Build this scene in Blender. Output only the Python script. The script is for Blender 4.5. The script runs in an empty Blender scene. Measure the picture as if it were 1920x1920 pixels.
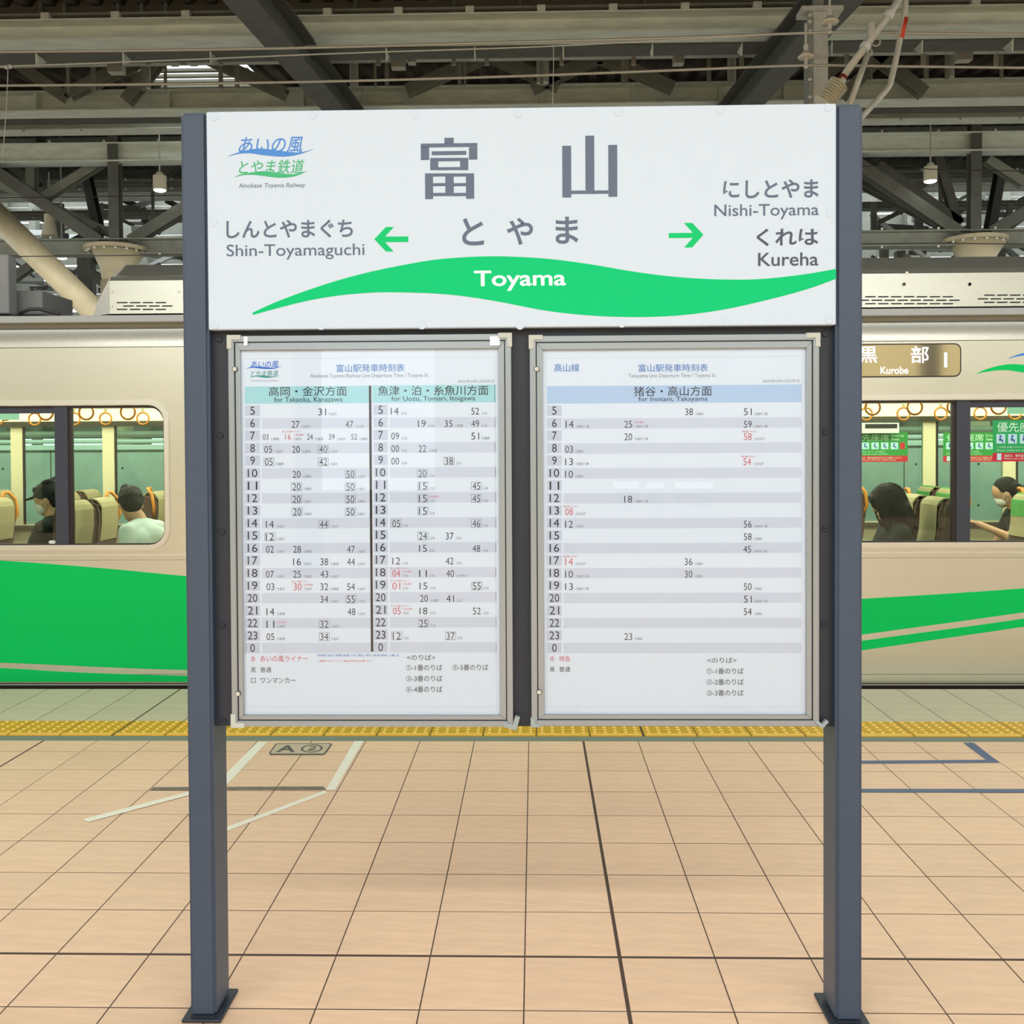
import bpy, bmesh, math, random
from mathutils import Vector, Matrix
random.seed(7)
S = bpy.context.scene
COL = S.collection

# ------------------------------------------------------------------ camera
F, CY, PIT, YAW, ROL, H = 1843.79, 874.30, 0.01795, 0.02271, -0.00536, 1.61
c, s = math.cos(YAW), math.sin(YAW)
_r = Vector((c, s, 0)); _f = Vector((-s, c, 0)); _u = Vector((0, 0, 1))
c, s = math.cos(PIT), math.sin(PIT)
_f2 = _f * c - _u * s; _u2 = _u * c + _f * s
c, s = math.cos(ROL), math.sin(ROL)
_r3 = _r * c + _u2 * s; _u3 = _u2 * c - _r * s
cam = bpy.data.objects.new('camera', bpy.data.cameras.new('camera')); COL.objects.link(cam)
m = Matrix.Identity(4)
for i in range(3):
    m[i][0] = _r3[i]; m[i][1] = _u3[i]; m[i][2] = -_f2[i]
m[2][3] = H
cam.matrix_world = m
cam.data.sensor_width = 36; cam.data.lens = 36 * F / 1920
cam.data.shift_y = -(960 - CY) / 1920
cam.data.clip_end = 300; cam.data.clip_start = 0.05
S.camera = cam

# ------------------------------------------------------------------ world, lights, exposure
S.view_settings.view_transform = 'Standard'; S.view_settings.look = 'None'
S.view_settings.gamma = 1; S.view_settings.use_curve_mapping = False
S.view_settings.exposure = 0.1
W = bpy.data.worlds.new('world'); S.world = W; W.use_nodes = True
bg = W.node_tree.nodes['Background']; bg.inputs[0].default_value = (0.90, 0.955, 1.0, 1); bg.inputs[1].default_value = 2.5

def area_light(name, loc, sx, sy, power, col, rot=(0, 0, 0)):
    l = bpy.data.lights.new(name, 'AREA'); l.shape = 'RECTANGLE'; l.size = sx; l.size_y = sy
    l.energy = power; l.color = col
    o = bpy.data.objects.new(name, l); COL.objects.link(o); o.location = loc; o.rotation_euler = rot
    return o
# unseen light strips added above the platform to brighten sign and floor
for (ly, pw) in ((-3.2, 225), (-0.8, 285), (5.3, 225)):
    area_light('platform_fill_light', (0, ly, 4.4), 13, 0.3, pw, (0.92, 0.965, 1.0))
# unseen light added behind the train to brighten the concrete wall
area_light('far_wall_fill_light', (0, 11.4, 3.7), 26, 0.4, 650, (1.0, 0.98, 0.92), (math.radians(35), 0, 0))
# unseen light added to brighten the wall behind the viewer
area_light('rear_wall_fill_light', (0, -8.6, 4.2), 22, 0.4, 160, (1.0, 0.93, 0.80))
area_light('far_roof_fill_light', (0, 14.5, 2.2), 26, 2, 90, (1.0, 0.95, 0.83), (math.radians(180), 0, 0))  # unseen upward light added to brighten the underside of the far roof
# ceiling tubes inside the train
for ly in (7.45, 8.75):
    area_light('train_tube_light', (0, ly, 2.21), 12, 0.12, 130, (1.0, 0.95, 0.82))

# ------------------------------------------------------------------ helpers
def at(px, py, Y):
    d = _r3 * ((px - 960) / F) + _u3 * (-(py - CY) / F) + _f2
    d = d * (Y / d.y); return Vector((d.x, Y, d.z + H))
def fl(px, py, z=0.0):
    d = _r3 * ((px - 960) / F) + _u3 * (-(py - CY) / F) + _f2
    d = d * ((z - H) / d.z); return Vector((d.x, d.y, z))
def lin(v): return v / 12.92 if v <= 0.04045 else ((v + 0.055) / 1.055) ** 2.4
def rgb(r, g, b): return (lin(r / 255), lin(g / 255), lin(b / 255), 1)

def tag(o, label=None, cat=None, group=None, kind=None):
    if label: o['label'] = label
    if cat: o['category'] = cat
    if group: o['group'] = group
    if kind: o['kind'] = kind
    return o
def empty(name, loc, label=None, cat=None, group=None, rz=0):
    o = bpy.data.objects.new(name, None); COL.objects.link(o); o.location = loc; o.rotation_euler[2] = rz
    o.empty_display_size = 0.1
    return tag(o, label, cat, group)

def mat(name, col, rough=0.5, metal=0.0, noise=0.0, nscale=8.0, bump=0.0, bscale=60.0, emit=None, estr=0, spec=0.5, rand=0.0, stretch=(1, 1, 1), coat=0):
    M = bpy.data.materials.new(name); M.use_nodes = True
    nt = M.node_tree; b = nt.nodes['Principled BSDF']
    b.inputs['Base Color'].default_value = col; b.inputs['Roughness'].default_value = rough
    b.inputs['Metallic'].default_value = metal; b.inputs['Specular IOR Level'].default_value = spec
    b.inputs['Coat Weight'].default_value = coat; b.inputs['Coat Roughness'].default_value = 0.35 if coat < 1 else 0.03
    if emit: b.inputs['Emission Color'].default_value = emit; b.inputs['Emission Strength'].default_value = estr
    if noise or bump:
        tc = nt.nodes.new('ShaderNodeTexCoord'); mp = nt.nodes.new('ShaderNodeMapping'); mp.inputs['Scale'].default_value = stretch
        nt.links.new(tc.outputs['Object'], mp.inputs[0])
    last = None
    if noise:
        n = nt.nodes.new('ShaderNodeTexNoise'); n.inputs['Scale'].default_value = nscale; n.inputs['Detail'].default_value = 5
        n.inputs['Roughness'].default_value = 0.65
        nt.links.new(mp.outputs[0], n.inputs['Vector'])
        r = nt.nodes.new('ShaderNodeMapRange'); r.inputs[1].default_value = 0.3; r.inputs[2].default_value = 0.7
        r.inputs[3].default_value = 1 - noise; r.inputs[4].default_value = 1 + noise
        nt.links.new(n.outputs['Fac'], r.inputs[0]); last = r.outputs[0]
    if rand:
        oi = nt.nodes.new('ShaderNodeObjectInfo'); r = nt.nodes.new('ShaderNodeMapRange')
        r.inputs[3].default_value = 1 - rand; r.inputs[4].default_value = 1 + rand
        nt.links.new(oi.outputs['Random'], r.inputs[0])
        if last:
            mu = nt.nodes.new('ShaderNodeMath'); mu.operation = 'MULTIPLY'
            nt.links.new(last, mu.inputs[0]); nt.links.new(r.outputs[0], mu.inputs[1]); last = mu.outputs[0]
        else: last = r.outputs[0]
    if last:
        v = nt.nodes.new('ShaderNodeVectorMath'); v.operation = 'SCALE'; v.inputs[0].default_value = col[:3]
        nt.links.new(last, v.inputs['Scale']); nt.links.new(v.outputs[0], b.inputs['Base Color'])
    if bump:
        n = nt.nodes.new('ShaderNodeTexNoise'); n.inputs['Scale'].default_value = bscale; n.inputs['Detail'].default_value = 3
        nt.links.new(mp.outputs[0], n.inputs['Vector'])
        bp = nt.nodes.new('ShaderNodeBump'); bp.inputs['Strength'].default_value = bump; bp.inputs['Distance'].default_value = 0.004
        nt.links.new(n.outputs['Fac'], bp.inputs['Height']); nt.links.new(bp.outputs[0], b.inputs['Normal'])
    return M
def glass(name, tint, gloss=1.0, rough=0.0):
    M = bpy.data.materials.new(name); M.use_nodes = True; nt = M.node_tree
    for n in list(nt.nodes): nt.nodes.remove(n)
    o = nt.nodes.new('ShaderNodeOutputMaterial'); t = nt.nodes.new('ShaderNodeBsdfTransparent'); t.inputs[0].default_value = tint
    g = nt.nodes.new('ShaderNodeBsdfGlossy'); g.inputs['Roughness'].default_value = rough
    fr = nt.nodes.new('ShaderNodeFresnel'); fr.inputs[0].default_value = 1.45
    mu = nt.nodes.new('ShaderNodeMath'); mu.operation = 'MULTIPLY'; mu.inputs[1].default_value = gloss
    mx = nt.nodes.new('ShaderNodeMixShader')
    nt.links.new(fr.outputs[0], mu.inputs[0]); nt.links.new(mu.outputs[0], mx.inputs[0])
    nt.links.new(t.outputs[0], mx.inputs[1]); nt.links.new(g.outputs[0], mx.inputs[2]); nt.links.new(mx.outputs[0], o.inputs[0])
    return M

MT = dict(
    post=mat('post_paint', rgb(53, 68, 88), 0.48, 0.0, 0.05, 6, 0.35, 150, stretch=(1, 1, 2.2), spec=0.5, coat=0.25),
    panel=mat('back_panel_paint', rgb(36, 41, 52), 0.5),
    black=mat('black_rubber', rgb(14, 14, 16), 0.6),
    board=mat('board_enamel', rgb(200, 215, 229), 0.35, spec=0.4),
    screwwhite=mat('white_screw_paint', rgb(197, 212, 226), 0.35),
    ink=mat('gray_ink', rgb(86, 100, 122), 0.5),
    inkdark=mat('dark_gray_ink', rgb(64, 74, 92), 0.5),
    signgreen=mat('sign_green', rgb(0, 194, 116), 0.5, spec=0.15),
    arrowgreen=mat('arrow_green', rgb(16, 194, 112), 0.5, spec=0.15),
    logoblue=mat('logo_blue', rgb(56, 128, 208), 0.45),
    logogreen=mat('logo_green', rgb(40, 172, 108), 0.45),
    white=mat('white_ink', rgb(250, 250, 250), 0.4),
    paper=mat('paper', rgb(226, 240, 255), 0.6),
    paperborder=mat('paper_hairline', rgb(206, 218, 230), 0.6),
    band=mat('paper_gray_band', rgb(209, 221, 240), 0.6),
    hourcell=mat('paper_hour_cell', rgb(202, 214, 234), 0.6),
    teal=mat('print_teal', rgb(168, 224, 234), 0.6),
    notice=mat('glowing_mint_notice', rgb(170, 226, 210), 0.6, emit=(0.45, 0.85, 0.72, 1), estr=0.45),  # emission added to stand for lamp light coming through the sheet
    skyblue=mat('print_sky_blue', rgb(182, 212, 246), 0.6),
    printblack=mat('print_black', rgb(36, 42, 58), 0.6, spec=0.2),
    printgray=mat('print_gray', rgb(128, 134, 148), 0.6),
    printblue=mat('print_blue', rgb(62, 130, 206), 0.6),
    logoblue2=mat('print_logo_blue', rgb(10, 110, 215), 0.6),
    logoteal=mat('print_logo_teal', rgb(20, 150, 150), 0.6),
    printred=mat('print_red', rgb(206, 78, 100), 0.6),
    alu=mat('aluminium', rgb(158, 167, 174), 0.3, 0.65),
    cap=mat('corner_plastic', rgb(186, 190, 180), 0.5),
    capold=mat('aged_plastic', rgb(150, 160, 160), 0.6),
    tape=mat('clear_tape', rgb(238, 242, 244), 0.4),
    acryl=glass('clear_acrylic', (0.995, 0.996, 0.998, 1), 0.75, 0.0),
    tile=mat('beige_tile', rgb(221, 184, 149), 0.45, 0, 0.10, 9, 0.12, 120, rand=0.04, stretch=(0.5, 3.0, 1)),
    grout=mat('dark_grout', rgb(74, 58, 46), 0.9),
    slab=mat('gray_green_slab', rgb(186, 176, 146), 0.55, 0, 0.10, 5, 0.1, 90, rand=0.03, stretch=(0.6, 2.2, 1)),
    strip=mat('drain_strip', rgb(112, 122, 106), 0.6, 0, 0.06, 20),
    yellow=mat('tactile_yellow', rgb(196, 150, 14), 0.45, 0, 0.09, 25, rand=0.03),
    dome=mat('worn_dome_yellow', rgb(234, 190, 84), 0.4),
    whitetape=mat('white_floor_tape', rgb(228, 222, 200), 0.5, 0, 0.03, 30),
    bluetape=mat('blue_floor_paint', rgb(86, 98, 122), 0.6, 0, 0.22, 90),
    scuff=mat('scuffed_residue', rgb(112, 104, 86), 0.8, 0, 0.5, 45),
    markbg=mat('mark_ground', rgb(184, 168, 140), 0.6, 0, 0.05, 40),
    markink=mat('mark_ink', rgb(84, 82, 72), 0.7, 0, 0.15, 80),
    concrete=mat('concrete', rgb(178, 186, 180), 0.8, 0, 0.12, 2.5, 0.1, 30),
    ground=mat('ballast', rgb(66, 62, 56), 0.95, 0, 0.3, 14, 0.4, 40),
    steel=mat('stainless_body', rgb(214, 213, 198), 0.27, 0.85, 0.03, 3.0, 0.03, 30, stretch=(0.4, 1, 5)),
    steelrim=mat('stainless_rim', rgb(222, 219, 206), 0.34, 0.8),
    steeldark=mat('stainless_seam', rgb(84, 76, 66), 0.5, 0.5),
    roofgray=mat('roof_gray', rgb(128, 128, 124), 0.6, 0.1, 0.08, 4),
    gutter=mat('gutter_gray', rgb(164, 166, 162), 0.5, 0.2),
    fibre=mat('cream_fibreglass', rgb(206, 202, 188), 0.55, 0, 0.06, 6),
    livery=mat('livery_green', rgb(0, 194, 92), 0.4, spec=0.15),
    liveryblue=mat('livery_blue', rgb(40, 120, 210), 0.35),
    mullion=mat('mullion_blue_black', rgb(52, 56, 68), 0.4),
    trimdark=mat('dark_brown_seal', rgb(40, 28, 26), 0.6),
    wglass=glass('green_window_glass', (0.84, 0.93, 0.85, 1), 0.8),
    wglassfar=glass('far_window_glass', (0.80, 0.95, 0.86, 1), 0.8),
    cream=mat('cream_interior', rgb(222, 212, 176), 0.5),
    lampface=mat('lit_ceiling_tube', rgb(255, 250, 225), 0.5, emit=(1, 0.93, 0.72, 1), estr=3.0),
    darkband=mat('interior_dark_rail', rgb(84, 82, 70), 0.5),
    floorint=mat('interior_floor', rgb(110, 104, 92), 0.6),
    seat=mat('brown_moquette', rgb(92, 70, 60), 0.9, 0, 0.35, 70, 0.3, 200),
    cover=mat('beige_headcover', rgb(170, 158, 120), 0.85, 0, 0.06, 30, 0.2, 150),
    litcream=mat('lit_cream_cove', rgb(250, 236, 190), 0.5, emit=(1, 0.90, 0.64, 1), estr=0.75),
    frontwall=mat('amber_reflected_wall', rgb(202, 190, 150), 0.6, 0, 0.08, 1.5),  # amber chosen to tint the reflections in train steel and display
    beamshade=mat('shaded_beam_paint', rgb(96, 97, 88), 0.6, 0, 0.16, 4),  # beam colour darkened to hold the shade of undersides, rafters and far trusses
    covergreen=mat('green_headcover', rgb(84, 158, 80), 0.85, 0, 0.1, 30),
    orange=mat('orange_handle', rgb(222, 142, 42), 0.4),
    strap=mat('strap_webbing', rgb(200, 190, 160), 0.7),
    sticker=mat('sticker_green', rgb(20, 160, 84), 0.5),
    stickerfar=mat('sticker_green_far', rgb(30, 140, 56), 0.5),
    stickerred=mat('sticker_red', rgb(190, 26, 50), 0.5),
    stickertxt=mat('sticker_pale', rgb(196, 236, 208), 0.5),
    pictobg=mat('pictogram_ground', rgb(180, 220, 226), 0.5),
    picto=mat('pictogram_blue', rgb(20, 80, 150), 0.5),
    display=mat('display_mirror_glass', rgb(210, 200, 170), 0.06, 0.85),
    led=mat('led_white', rgb(250, 250, 255), 0.5, emit=(0.9, 0.95, 1, 1), estr=1.0),
    beam=mat('beam_paint', rgb(230, 236, 222), 0.55, 0, 0.14, 5, stretch=(0.5, 2, 2)),
    beamdark=mat('beam_dark_paint', rgb(138, 141, 128), 0.6, 0, 0.16, 4),
    deck=mat('roof_deck', rgb(74, 64, 50), 0.8, 0, 0.3, 2.0, stretch=(2, 0.4, 1)),
    deckpale=mat('pale_deck_rib', rgb(122, 118, 100), 0.6),
    galv=mat('galvanised', rgb(196, 196, 182), 0.45, 0.15, 0.12, 14),
    wire=mat('wire', rgb(186, 184, 168), 0.4, 0.3),
    wiredark=mat('dark_cable', rgb(60, 56, 50), 0.6),
    porcelain=mat('insulator_porcelain', rgb(206, 200, 176), 0.3),
    red=mat('red_band', rgb(214, 72, 44), 0.5),
    redold=mat('dull_red_band', rgb(150, 58, 44), 0.6),
    creampipe=mat('cream_column_paint', rgb(190, 178, 146), 0.5, 0, 0.14, 3),
    lamphouse=mat('lamp_housing', rgb(214, 206, 178), 0.5),
    lampglow=mat('lamp_glow', rgb(255, 255, 240), 0.5, emit=(1, 1, 0.9, 1), estr=9),
    farwhite=mat('far_white_panel', rgb(214, 218, 214), 0.7),
    skin=mat('skin', rgb(204, 158, 126), 0.55),
    hair=mat('black_hair', rgb(16, 16, 18), 0.5, 0, 0.3, 60, 0.3, 150, stretch=(3, 3, 0.4), spec=0.3),
    capcloth=mat('black_cap_cloth', rgb(40, 42, 40), 0.85),
    blackcloth=mat('black_cloth', rgb(34, 38, 36), 0.85, 0, 0.2, 12),
    navycloth=mat('dark_teal_cloth', rgb(20, 40, 42), 0.85, 0, 0.2, 12),
    shirt=mat('pale_shirt', rgb(200, 216, 216), 0.8, 0, 0.05, 10, 0.5, 12),
    trousers=mat('dark_trousers', rgb(50, 50, 54), 0.85),
    khaki=mat('khaki_cloth', rgb(150, 146, 108), 0.85),
    maskmat=mat('white_mask', rgb(214, 218, 214), 0.8),
    eyemat=mat('eye_dark', rgb(20, 18, 18), 0.4),
)

WORLDPOS = {}
def build(name, me_data, material, parent=None, smooth=False, bevel=0.0, seg=1):
    vs, fs = me_data
    me = bpy.data.meshes.new(name)
    if parent is None:
        xs = [v[0] for v in vs]; ys = [v[1] for v in vs]; zs = [v[2] for v in vs]
        o0 = Vector(((min(xs) + max(xs)) / 2, (min(ys) + max(ys)) / 2, min(zs)))
    else: o0 = WORLDPOS.get(parent.name, parent.location.copy())
    me.from_pydata([(v[0] - o0.x, v[1] - o0.y, v[2] - o0.z) for v in vs], [], fs); me.update()
    return link(name, me, material, parent, o0, smooth, bevel, seg)
def link(name, me, material, parent, o0, smooth=False, bevel=0.0, seg=1):
    if material:
        for mm in (material if isinstance(material, (list, tuple)) else [material]): me.materials.append(mm)
    o = bpy.data.objects.new(name, me); COL.objects.link(o)
    if parent is None: o.location = o0
    else: o.parent = parent
    WORLDPOS[o.name] = o0
    if bevel:
        bm = bmesh.new(); bm.from_mesh(me)
        bmesh.ops.remove_doubles(bm, verts=bm.verts, dist=1e-6)
        eds = [e for e in bm.edges if len(e.link_faces) == 2 and e.calc_face_angle(0) > 0.5]
        bmesh.ops.bevel(bm, geom=eds, offset=bevel, segments=seg, affect='EDGES', clamp_overlap=True)
        bm.to_mesh(me); bm.free()
    if smooth: me.polygons.foreach_set('use_smooth', [True] * len(me.polygons))
    return o
class MB:
    def __init__(s): s.v = []; s.f = []
    def add(s, vs, fs):
        n = len(s.v); s.v += [tuple(v) for v in vs]; s.f += [tuple(i + n for i in f) for f in fs]; return s
    def box(s, x0, x1, y0, y1, z0, z1):
        x0, x1 = min(x0, x1), max(x0, x1); y0, y1 = min(y0, y1), max(y0, y1); z0, z1 = min(z0, z1), max(z0, z1)
        return s.add([(x0, y0, z0), (x1, y0, z0), (x1, y1, z0), (x0, y1, z0), (x0, y0, z1), (x1, y0, z1), (x1, y1, z1), (x0, y1, z1)],
                     [(3, 2, 1, 0), (4, 5, 6, 7), (0, 1, 5, 4), (1, 2, 6, 5), (2, 3, 7, 6), (3, 0, 4, 7)])
    def bar(s, p, q, w, h, up=(0, 0, 1)):
        p = Vector(p); q = Vector(q); d = (q - p).normalized(); u = Vector(up)
        if abs(d.dot(u)) > 0.98: u = Vector((0, 1, 0))
        a = d.cross(u).normalized(); b = a.cross(d).normalized()
        vs = [P + a * (w / 2 * i) + b * (h / 2 * j) for P in (p, q) for i, j in ((-1, -1), (1, -1), (1, 1), (-1, 1))]
        return s.add(vs, [(0, 1, 2, 3), (7, 6, 5, 4), (0, 4, 5, 1), (1, 5, 6, 2), (2, 6, 7, 3), (3, 7, 4, 0)])
    def ibeam(s, p, q, w, h, t=0.02, up=(0, 0, 1)):
        p = Vector(p); q = Vector(q); d = (q - p).normalized(); u = Vector(up)
        if abs(d.dot(u)) > 0.98: u = Vector((0, 1, 0))
        a = d.cross(u).normalized(); b = a.cross(d).normalized()
        s.bar(p + b * (h / 2 - t / 2), q + b * (h / 2 - t / 2), w, t, up); s.bar(p - b * (h / 2 - t / 2), q - b * (h / 2 - t / 2), w, t, up)
        return s.bar(p, q, t, h - 2 * t, up)
    def tube(s, pts, r, n=10, rs=None, cap=True):
        pts = [Vector(p) for p in pts]; rings = []
        a = None
        for i, p in enumerate(pts):
            d = (pts[min(i + 1, len(pts) - 1)] - pts[max(i - 1, 0)]).normalized()
            if a is None:
                u = Vector((0, 0, 1)) if abs(d.z) < 0.9 else Vector((1, 0, 0)); a = d.cross(u).normalized()
            a = (a - d * a.dot(d)).normalized(); b = d.cross(a)
            rr = rs[i] if rs else r
            rings.append([p + a * (rr * math.cos(2 * math.pi * k / n)) + b * (rr * math.sin(2 * math.pi * k / n)) for k in range(n)])
        vs = [v for R in rings for v in R]; fs = []
        for i in range(len(pts) - 1):
            for k in range(n): fs.append((i * n + k, i * n + (k + 1) % n, (i + 1) * n + (k + 1) % n, (i + 1) * n + k))
        if cap: fs += [tuple(range(n))[::-1], tuple(len(vs) - n + k for k in range(n))]
        return s.add(vs, fs)
    def torus(s, cen, R, r, ax=0, n=24, m=8, a0=0, a1=2 * math.pi):
        cen = Vector(cen); full = abs(a1 - a0 - 2 * math.pi) < 1e-6; pts = []
        cnt = n if full else n + 1
        vs = []
        for i in range(cnt):
            t = a0 + (a1 - a0) * i / n
            for k in range(m):
                p = 2 * math.pi * k / m; rr = R + r * math.cos(p); w = r * math.sin(p)
                x, z = rr * math.cos(t), rr * math.sin(t)
                vs.append(cen + (Vector((x, w, z)) if ax == 1 else Vector((w, x, z)) if ax == 0 else Vector((x, z, w))))
        fs = [(i * m + k, i * m + (k + 1) % m, ((i + 1) % cnt) * m + (k + 1) % m, ((i + 1) % cnt) * m + k) for i in range(n) for k in range(m)]
        return s.add(vs, fs)
    def ell(s, cen, rx, ry, rz, n=14, m=10, M=None):
        cen = Vector(cen); vs = []; fs = []
        for j in range(m + 1):
            t = math.pi * j / m
            for i in range(n):
                p = 2 * math.pi * i / n
                v = Vector((rx * math.sin(t) * math.cos(p), ry * math.sin(t) * math.sin(p), rz * math.cos(t)))
                if M: v = M @ v
                vs.append(cen + v)
        for j in range(m):
            for i in range(n): fs.append((j * n + i, (j + 1) * n + i, (j + 1) * n + (i + 1) % n, j * n + (i + 1) % n))
        return s.add(vs, fs)
    def disc(s, cen, r, y0, y1, n=16, squash=1):   # short cylinder, axis Y
        vs = []
        for y in (y0, y1):
            for k in range(n): vs.append((cen[0] + r * math.cos(2 * math.pi * k / n), y, cen[1] + r * squash * math.sin(2 * math.pi * k / n)))
        fs = [tuple(range(n)), tuple(n + k for k in range(n))[::-1]] + [(k, n + k, n + (k + 1) % n, (k + 1) % n) for k in range(n)]
        return s.add(vs, fs)
    def build(s, name, material, parent=None, **k): return build(name, (s.v, s.f), material, parent, **k)

def fix_normals(me):
    bm = bmesh.new(); bm.from_mesh(me); bmesh.ops.recalc_face_normals(bm, faces=bm.faces); bm.to_mesh(me); bm.free()
def curve2d(polys, extr):
    """closed polygons in (x, z), inner ones become holes; returns verts (x, z, depth) and faces"""
    cu = bpy.data.curves.new('tmp', 'CURVE'); cu.dimensions = '2D'; cu.fill_mode = 'BOTH'; cu.extrude = extr / 2
    for P in polys:
        sp = cu.splines.new('POLY'); sp.points.add(len(P) - 1)
        for i, p in enumerate(P): sp.points[i].co = (p[0], p[1], 0, 1)
        sp.use_cyclic_u = True
    o = bpy.data.objects.new('tmp', cu); COL.objects.link(o)
    dg = bpy.context.evaluated_depsgraph_get(); me = bpy.data.meshes.new_from_object(o.evaluated_get(dg))
    vs = [tuple(v.co) for v in me.vertices]; fs = [tuple(p.vertices) for p in me.polygons]
    bpy.data.objects.remove(o); bpy.data.curves.remove(cu); bpy.data.meshes.remove(me)
    return vs, fs
def plate(name, polys, y0, y1, material, parent=None, **k):
    vs, fs = curve2d(polys, abs(y1 - y0)); ym = (y0 + y1) / 2
    o = build(name, ([(x, ym - d, z) for x, z, d in vs], fs), material, parent, **k)
    fix_normals(o.data)
    return o
def rrect(x0, x1, z0, z1, r, n=6):
    P = []
    for cx, cz, a in ((x1 - r, z1 - r, 0), (x0 + r, z1 - r, 90), (x0 + r, z0 + r, 180), (x1 - r, z0 + r, 270)):
        for i in range(n + 1):
            t = math.radians(a + 90 * i / n); P.append((cx + r * math.cos(t), cz + r * math.sin(t)))
    return P
def smoothline(P, n=6):
    out = []
    for i in range(len(P) - 1):
        p0 = P[max(i - 1, 0)]; p1 = P[i]; p2 = P[i + 1]; p3 = P[min(i + 2, len(P) - 1)]
        for k in range(n):
            t = k / n
            out.append(tuple(0.5 * (2 * p1[j] + (p2[j] - p0[j]) * t + (2 * p0[j] - 5 * p1[j] + 4 * p2[j] - p3[j]) * t * t + (3 * p1[j] - p0[j] - 3 * p2[j] + p3[j]) * t ** 3) for j in (0, 1)))
    out.append(P[-1]); return out
def pxpoly(P, Y):
    return [(at(x, y, Y).x, at(x, y, Y).z) for x, y in P]
_tc = {}
def glyphs(txt, off=0.0, shear=0.0, res=3):
    k = (txt, off, shear, res)
    if k in _tc: return _tc[k]
    cu = bpy.data.curves.new('tmp', 'FONT'); cu.body = txt; cu.size = 1; cu.offset = off; cu.shear = shear; cu.resolution_u = res; cu.fill_mode = 'FRONT'
    o = bpy.data.objects.new('tmp', cu); COL.objects.link(o)
    dg = bpy.context.evaluated_depsgraph_get(); me = bpy.data.meshes.new_from_object(o.evaluated_get(dg))
    vs = [(v.co.x, v.co.y) for v in me.vertices]; fs = [tuple(p.vertices) for p in me.polygons]
    bpy.data.objects.remove(o); bpy.data.curves.remove(cu); bpy.data.meshes.remove(me)
    _tc[k] = (vs, fs); return vs, fs
def text_into(mb, txt, px, Y, off=0.0, shear=0.0, res=3, keep=False):
    """fit the text into the box (left, top, right, bottom) given in picture pixels on the plane Y"""
    vs, fs = glyphs(txt, off, shear, res)
    if not vs: return
    x0 = min(v[0] for v in vs); x1 = max(v[0] for v in vs); z0 = min(v[1] for v in vs); z1 = max(v[1] for v in vs)
    cxm = (px[0] + px[2]) / 2; cym = (px[1] + px[3]) / 2
    X0 = at(px[0], cym, Y).x; X1 = at(px[2], cym, Y).x; Z1 = at(cxm, px[1], Y).z; Z0 = at(cxm, px[3], Y).z
    mb.add([(X0 + (v[0] - x0) / (x1 - x0) * (X1 - X0), Y, Z0 + (v[1] - z0) / (z1 - z0) * (Z1 - Z0)) for v in vs], fs)
def rect_into(mb, px, Y, t=0.0003):
    cxm = (px[0] + px[2]) / 2; cym = (px[1] + px[3]) / 2
    mb.box(at(px[0], cym, Y).x, at(px[2], cym, Y).x, Y, Y + t, at(cxm, px[3], Y).z, at(cxm, px[1], Y).z)

# ================================================================== FLOOR
X0, Y0, TP = -0.03781, 5.19015, 0.3
EDGE = fl(960, 1292).y          # platform edge
YB = fl(960, 1380.5).y; YT = YB + 0.305; YGR = fl(960, 1389.5).y
mb = MB().box(-14, 14, -9, EDGE - 0.005, -0.9, -0.0012)
floor = mb.build('floor', MT['grout']); tag(floor, 'tan tiled station platform in front of the train', None, kind='structure')
TH = {1, -9, 11, -19}; TR = {7, 17, 27}
def cell(ci, ri):
    g = 0.002; gy = 0.0028
    xa = X0 + TP * ci + (0.006 if ci in TH else g); xb = X0 + TP * (ci + 1) - (0.006 if ci + 1 in TH else g)
    ya = Y0 - TP * (ri + 1) + (0.007 if ri + 1 in TR else gy); yb = Y0 - TP * ri - (0.007 if ri in TR else gy)
    if ri == -1: yb = YGR - 0.002
    return xa, xb, ya, yb
cache = {}
def tile_obj(name, xa, xb, ya, yb, material, z=0.0, th=0.012, extra=None):
    key = (name, round(xb - xa, 4), round(yb - ya, 4))
    if key not in cache:
        w, d = xb - xa, yb - ya
        bm = bmesh.new(); bmesh.ops.create_cube(bm, size=1)
        for v in bm.verts: v.co = Vector((v.co.x * w, v.co.y * d, (v.co.z - 0.5) * th))
        top = [e for e in bm.edges if all(v.co.z > -1e-5 for v in e.verts)]
        bmesh.ops.bevel(bm, geom=top, offset=0.0008, segments=1, affect='EDGES')
        me = bpy.data.meshes.new(name); bm.to_mesh(me); bm.free(); me.materials.append(material)
        if extra: extra(me, w, d)
        cache[key] = me
    o = bpy.data.objects.new(name, cache[key]); COL.objects.link(o); o.parent = floor
    o.location = Vector(((xa + xb) / 2, (ya + yb) / 2, z)) - floor.location
    return o
rest = MB()
for ri in range(-1, 46):
    for ci in range(-34, 34):
        a = cell(ci, ri)
        if ri <= 9 and -12 <= ci <= 10:
            tile_obj('floor_tile', *a, MT['tile'], z=random.uniform(-0.0006, 0.0))
        elif -22 <= ci <= 22 and ri < 22: rest.box(a[0], a[1], a[2], a[3], -0.01, 0)
rest.box(-14, X0 + TP * -22, -9, YGR, -0.01, 0).box(X0 + TP * 23, 14, -9, YGR, -0.01, 0).box(X0 - TP * 22, X0 + TP * 23, -9, Y0 - TP * 22, -0.01, 0)
tag(rest.build('floor_tile', MT['tile'], floor), 'tan tiles around the seen part of the platform', kind='stuff')
MB().box(-14, 14, YGR, YB - 0.002, -0.01, -0.001).build('channel_strip', MT['strip'], floor)
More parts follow.
